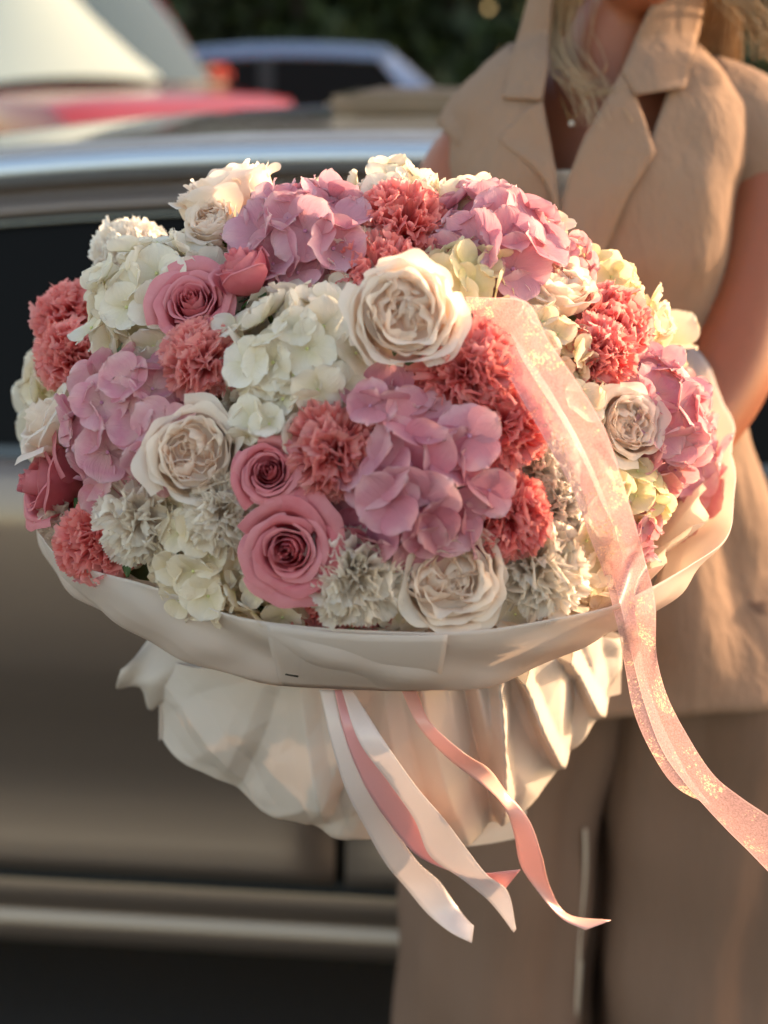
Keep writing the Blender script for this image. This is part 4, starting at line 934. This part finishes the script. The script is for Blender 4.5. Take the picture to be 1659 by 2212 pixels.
# flap of the collar that overlaps at the front, stapled
def th_of(px, py, h): a, b = plane_hit(px, py, h); return math.atan2(b, a)
ta, tb = th_of(560, 1370, HT), th_of(968, 1370, HT)
def flap(u, v):
    th = ta + (tb - ta) * u; t, b = top_r(th), bot_r(th); vv_ = 0.10 + .89 * v
    r = b + (t - b) * vv_ + 0.004 * np.sin(math.pi * vv_) + crumple(np.mod(np.mod(th, 2 * math.pi) / 2.2, 1.0), vv_, .03) + facet(np.mod(th, 2 * math.pi) / 6.2832, vv_, 34, 1.6, .0030, .03) + 0.0006 + 0.0025 * v; h = HB + (HT - HB) * vv_
    return to3(th, r, h)
fl = link('overlap_flap', gridmesh('overlap_flap', flap, 30, 10, M['vellum']), wrap); solid(fl, 0.0006, 0)
ts = th_of(628, 1457, -0.035); best = None
for v_ in np.linspace(0.1, .9, 60):
    x, y, z = collar(np.array([[ts % (2 * math.pi) / (2 * math.pi)]]), np.array([[v_]])); p = Vector((float(x[0, 0]), float(y[0, 0]), float(z[0, 0]))) + BC
    e_ = abs(1106 - F * (p - CAM).dot(UP) / depth(p) - 1457)
    if best is None or e_ < best[0]: best = (e_, p)
st = link('staple', bxmesh('staple', (0.0085, 0.001, 0.0011), M['steel'], 0.0003), wrap)
st.location = best[1] - BC + Vector((0, -.0035, .001)); st.rotation_euler = (0, R(6), ts + math.pi / 2)
# loose fold that opens towards the arm side and catches the sun
fA = catmull([tuple(P(x, y, Y) - BC) for x, y, Y in ((962, 1436, .835), (1040, 1408, .838), (1110, 1395, .845), (1200, 1368, .86), (1290, 1335, .885), (1335, 1310, .90))], 30)
fB = catmull([tuple(P(x, y, Y) - BC) for x, y, Y in ((962, 1437, .835), (1060, 1440, .834), (1120, 1432, .842), (1210, 1388, .858), (1300, 1345, .883), (1336, 1312, .90))], 30)
def two(Aa, Bb, bul=0.0):
    n = len(Aa) - 1
    def f(u, v):
        i = np.rint(u * n).astype(int); p = Aa[i] * (1 - v)[..., None] + Bb[i] * v[..., None]; return p[..., 0], p[..., 1] - bul * np.sin(math.pi * v), p[..., 2]
    return f
link('collar_fold', gridmesh('collar_fold', two(fA, fB, .004), 29, 4, M['tissue']), wrap)
# inner tissue
def tissue(u, v):
    th = 2 * math.pi * u; t = top_r(th)
    r = (t - 0.020) * (0.80 + .20 * v) + .004 * np.sin(17 * th + 3 * v) + .003 * np.sin(41 * th); h = -0.055 + .052 * v + .006 * ridged(th * 4.1) * v + 0.012 * np.clip(np.cos(th - .2), 0, 1) * v
    return to3(th, r, h)
link('inner_tissue', gridmesh('inner_tissue', tissue, 260, 10, M['tissue'], True), wrap)
# skirt: crumpled paper gathered under the collar
TOPE = catmull([(344, 1430, 1.02), (420, 1435, .955), (560, 1455, .90), (700, 1465, .872), (850, 1470, .865), (1000, 1460, .872), (1130, 1440, .90), (1250, 1400, .95), (1342, 1370, 1.02)], 241)
BOTE = catmull([(347, 1588, 1.03), (385, 1637, .985), (470, 1687, .955), (560, 1737, .94), (640, 1773, .93), (720, 1801, .925), (800, 1815, .92), (900, 1823, .925), (985, 1828, .935), (1060, 1786, .955), (1130, 1752, .96), (1180, 1705, .97), (1222, 1664, .98), (1280, 1575, 1.0), (1336, 1485, 1.03)], 241)
T3 = np.array([tuple(P(*q) - BC) for q in TOPE]); B3 = np.array([tuple(P(*q) - BC) for q in BOTE])
def pleat(u, v):
    a = 0
    for c, wdt, am, sl in ((.585, .03, .012, .05), (.655, .02, -.018, .02), (.70, .016, .024, -.05), (.765, .034, -.014, .08), (.80, .014, .020, .05), (.875, .03, -.020, -.06), (.915, .016, .024, .07), (.965, .02, -.010, .02)):
        a = a + am * 1.15 * np.clip(1 - np.abs(u - c - sl * (v - .5)) / wdt / 1.5, 0, 1) * (1 - .45 * v)
    for c, wdt, am, sl in ((.10, .06, .010, .25), (.22, .04, -.008, -.10), (.33, .035, .012, .06), (.40, .03, -.010, -.12), (.50, .03, .007, .04)):
        a = a + am * np.clip(1 - np.abs(u - c - sl * (v - .5)) / wdt, 0, 1) * np.sin(math.pi * np.clip(v * .95, 0, 1)) ** .5
    return a
def skirt(u, v):
    i = np.rint(u * 240).astype(int); p = T3[i] * (1 - v)[..., None] + B3[i] * v[..., None]
    bul = .030 * np.sin(math.pi * np.clip(v, 0, 1)) * np.sin(math.pi * u) ** .6
    cr = .0022 * np.sin(11 * u + 5 * v) + .0010 * np.sin(9 * v + 31 * u + 2)
    return p[..., 0], p[..., 1] - bul * .7 - pleat(u, v) - cr * .5 - crumple(u, v, .15) - facet(u, v, 9.5, 2.3, .0085, .14) - facet(u, v, 31, 6, .0010, -.1), p[..., 2]
sk = link('skirt', gridmesh('skirt', skirt, 240, 90, M['paper']), wrap); solid(sk, 0.0006, 0)
def skirtb(u, v):
    x, y, z = skirt(u, v); xm = 0.0
    return x * (1 - .15 * np.sin(math.pi * u)), y * 0 + .10 * np.sin(math.pi * u) + (T3[0][1]) + .01 * np.sin(25 * u), z + .03 * v * np.sin(math.pi * u)
link('skirt_back', gridmesh('skirt_back', skirtb, 60, 20, M['paper']), wrap)
# ruffled free corner towards the car and the corner behind the ribbons
rA = np.array([tuple(P(*q) - BC) for q in catmull([(325, 1375, 1.03), (380, 1400, 1.0), (450, 1430, .965), (560, 1460, .93), (700, 1480, .90)], 41)])
rB = np.array([tuple(P(*q) - BC) for q in catmull([(268, 1430, 1.02), (258, 1482, 1.04), (300, 1500, 1.0), (322, 1545, 1.03), (352, 1518, .99), (450, 1500, .955), (560, 1475, .93), (700, 1450, .905)], 41)])
def ruf(u, v):
    i = np.rint(u * 40).astype(int); p = rA[i] * (1 - v)[..., None] + rB[i] * v[..., None]
    w_ = (.014 * np.sin(13 * u + 1.5 * v) + .006 * np.sin(31 * u)) * v * (1 - .6 * u); return p[..., 0], p[..., 1] - w_ - .012 * np.sin(math.pi * v), p[..., 2]
solid(link('ruffle', gridmesh('ruffle', ruf, 40, 14, M['paper']), wrap), .0006, 0)
cA = np.array([tuple(P(*q) - BC) for q in catmull([(985, 1800, .965), (1060, 1770, .975), (1138, 1735, .985)], 11)]); cB = np.array([tuple(P(*q) - BC) for q in catmull([(995, 1830, .96), (1060, 1822, .97), (1132, 1808, .985)], 11)])
link('skirt_corner', gridmesh('skirt_corner', two(cA, cB, .003), 10, 4, M['paper']), wrap)
vv, ff = [], []
for k in range(16):
    a = k * 2.4; r_ = .028 * math.sqrt((k + .5) / 16)
    b0 = P(900, 1700, 1.05); d0 = Vector((r_ * math.cos(a), r_ * math.sin(a), 0)); tube(vv, ff, [BC + d0 * 2.2 - AX * .05 - BC, b0 + d0 - BC, b0 + d0 * 1.3 + Vector((0, 0, -.03)) - BC], .0035, 6)
ste = link('stem_bundle', mesh('stem_bundle', vv, ff, M['stem'])); ste.location = BC; tag(ste, 'bundle of green stems inside the paper skirt', 'stems', kind='stuff')

# ---------------------------------------------------------------- ribbons
def ribbon(name, L_, R_, mat, label, n=90, sag=0.0, nu=6, th=0.0004):
    a = catmull([tuple(P(*q)) for q in L_], n); b = catmull([tuple(P(*q)) for q in R_], n)
    o0 = Vector(a[0])
    def f(u, v):
        i = np.rint(v * (n - 1)).astype(int); p = a[i] * (1 - u)[..., None] + b[i] * u[..., None]
        y = p[..., 1] - sag * np.sin(math.pi * u) * np.sin(9 * v) ; return p[..., 0] - o0.x, y - o0.y, p[..., 2] - o0.z
    o = link(name, gridmesh(name, f, nu, n - 1, mat)); o.location = o0
    if th: solid(o, th, 0)
    tag(o, label, 'ribbon', 'ribbons hanging from the bouquet'); return o
ribbon('satin_ribbon', [(690, 1490, .862), (715, 1600, .845), (745, 1700, .85), (790, 1790, .868), (835, 1868, .88), (875, 1915, .885), (925, 1975, .88), (975, 2015, .87), (1019, 2037, .865)],
       [(722, 1490, .858), (748, 1600, .838), (795, 1700, .84), (852, 1790, .858), (905, 1865, .87), (950, 1905, .88), (985, 1955, .885), (1008, 1985, .875), (1023, 2000, .868)], M['satinwhite'], 'translucent white satin ribbon tail hanging lowest toward the car')
ribbon('satin_ribbon', [(722, 1490, .850), (745, 1590, .832), (790, 1700, .836), (850, 1790, .85), (905, 1850, .858), (1000, 1892, .866), (1088, 1924, .87)],
       [(748, 1490, .850), (772, 1580, .828), (832, 1670, .83), (890, 1750, .84), (938, 1835, .856), (1020, 1884, .858), (1124, 1879, .855)], M['satinpink'], 'pink satin ribbon tail with upturned end')
ribbon('satin_ribbon', [(738, 1490, .846), (775, 1600, .822), (840, 1690, .825), (895, 1770, .834), (930, 1850, .848), (1000, 1900, .858), (1060, 1950, .862), (1110, 2014, .86)],
       [(762, 1490, .846), (830, 1600, .818), (900, 1700, .82), (960, 1770, .828), (1005, 1830, .842), (1052, 1890, .85), (1096, 1925, .856), (1115, 2008, .858)], M['satinwhite'], 'sheer white ribbon tail lying over the pink one')
ribbon('satin_ribbon', [(866, 1490, .850), (905, 1570, .826), (970, 1640, .82), (1050, 1702, .83), (1088, 1742, .84), (1110, 1800, .85), (1125, 1870, .855), (1165, 1930, .85), (1215, 1985, .845), (1265, 2009, .842)],
       [(900, 1490, .850), (930, 1560, .822), (1000, 1625, .812), (1056, 1660, .83), (1090, 1705, .852), (1142, 1770, .842), (1168, 1840, .838), (1190, 1920, .85), (1228, 1975, .855), (1320, 1988, .85)], M['satinpeach'], 'peach satin ribbon tail twisting toward the trousers')
def ydome(px, py, off): p, n = dome(px, py, 1.0); return (p + n * off).y
top_e = [(972, 640), (1060, 643), (1122, 646), (1150, 664), (1182, 730), (1250, 830), (1308, 930), (1342, 1030), (1372, 1130), (1396, 1220), (1415, 1300), (1419, 1420), (1440, 1500), (1480, 1580), (1540, 1672), (1600, 1722), (1659, 1762), (1760, 1840)]
low_e = [(985, 668), (1015, 674), (1048, 695), (1080, 750), (1110, 805), (1160, 885), (1212, 960), (1252, 1045), (1287, 1135), (1316, 1222), (1341, 1310), (1366, 1420), (1392, 1520), (1430, 1620), (1480, 1692), (1560, 1782), (1620, 1842), (1710, 1935)]
def rim_y(px, py): a, b = plane_hit(px, py, HT); return (BC + BU * a + BV * b).y
yy = []
for (x, y), (x2, y2) in zip(top_e, low_e):
    if y < 1180: yy.append((ydome(x, y, .030) - 0.02, ydome(x2, y2, .030) - .02))
    else:
        k = min(1, (y - 1180) / 500); q = [.868 - .05 * k, .855 - .06 * k]
        for j, (xx, y_) in enumerate(((x, y), (x2, y2))):
            if y_ < 1420: q[j] = min(q[j], CAM.y + rim_y(xx, min(y_, 1300)) - .022)
        yy.append(tuple(q))
yy[0] = (yy[0][0] + .05, yy[0][1] + .05); yy[1] = (yy[1][0] + .015, yy[1][1] + .01)
ribbon('organza_ribbon', [(x, y, a) for (x, y), (a, b) in zip(low_e, yy)], [(x, y, a) for (x, y), (a, b) in zip(top_e, [(q[1], q[0]) for q in yy])], M['organza'], 'wide pink organza ribbon with gold flecks draped over the flowers', n=160, sag=.004, nu=20, th=0)
e2l = [(1046, 705), (1112, 835), (1180, 955), (1238, 1060), (1270, 1150), (1308, 1250), (1333, 1350), (1350, 1440), (1370, 1540), (1410, 1630), (1460, 1700), (1528, 1738)]
e2r = [(1110, 725), (1190, 845), (1255, 960), (1300, 1060), (1330, 1150), (1358, 1250), (1376, 1350), (1390, 1440), (1420, 1540), (1462, 1630), (1497, 1690), (1534, 1736)]
def y2(x, y): return ydome(x, y, .030) - .010 if y < 1180 else min(.880 - .05 * min(1, (y - 1180) / 500), (rim_y(x, min(y, 1300)) - .014) if y < 1420 else 9)
ribbon('organza_ribbon', [(x, y, y2(x, y)) for x, y in e2l], [(x, y, y2(x, y)) for x, y in e2r], M['organza'], 'second narrower organza layer showing beside the wide ribbon', n=120, sag=.003, nu=20, th=0)
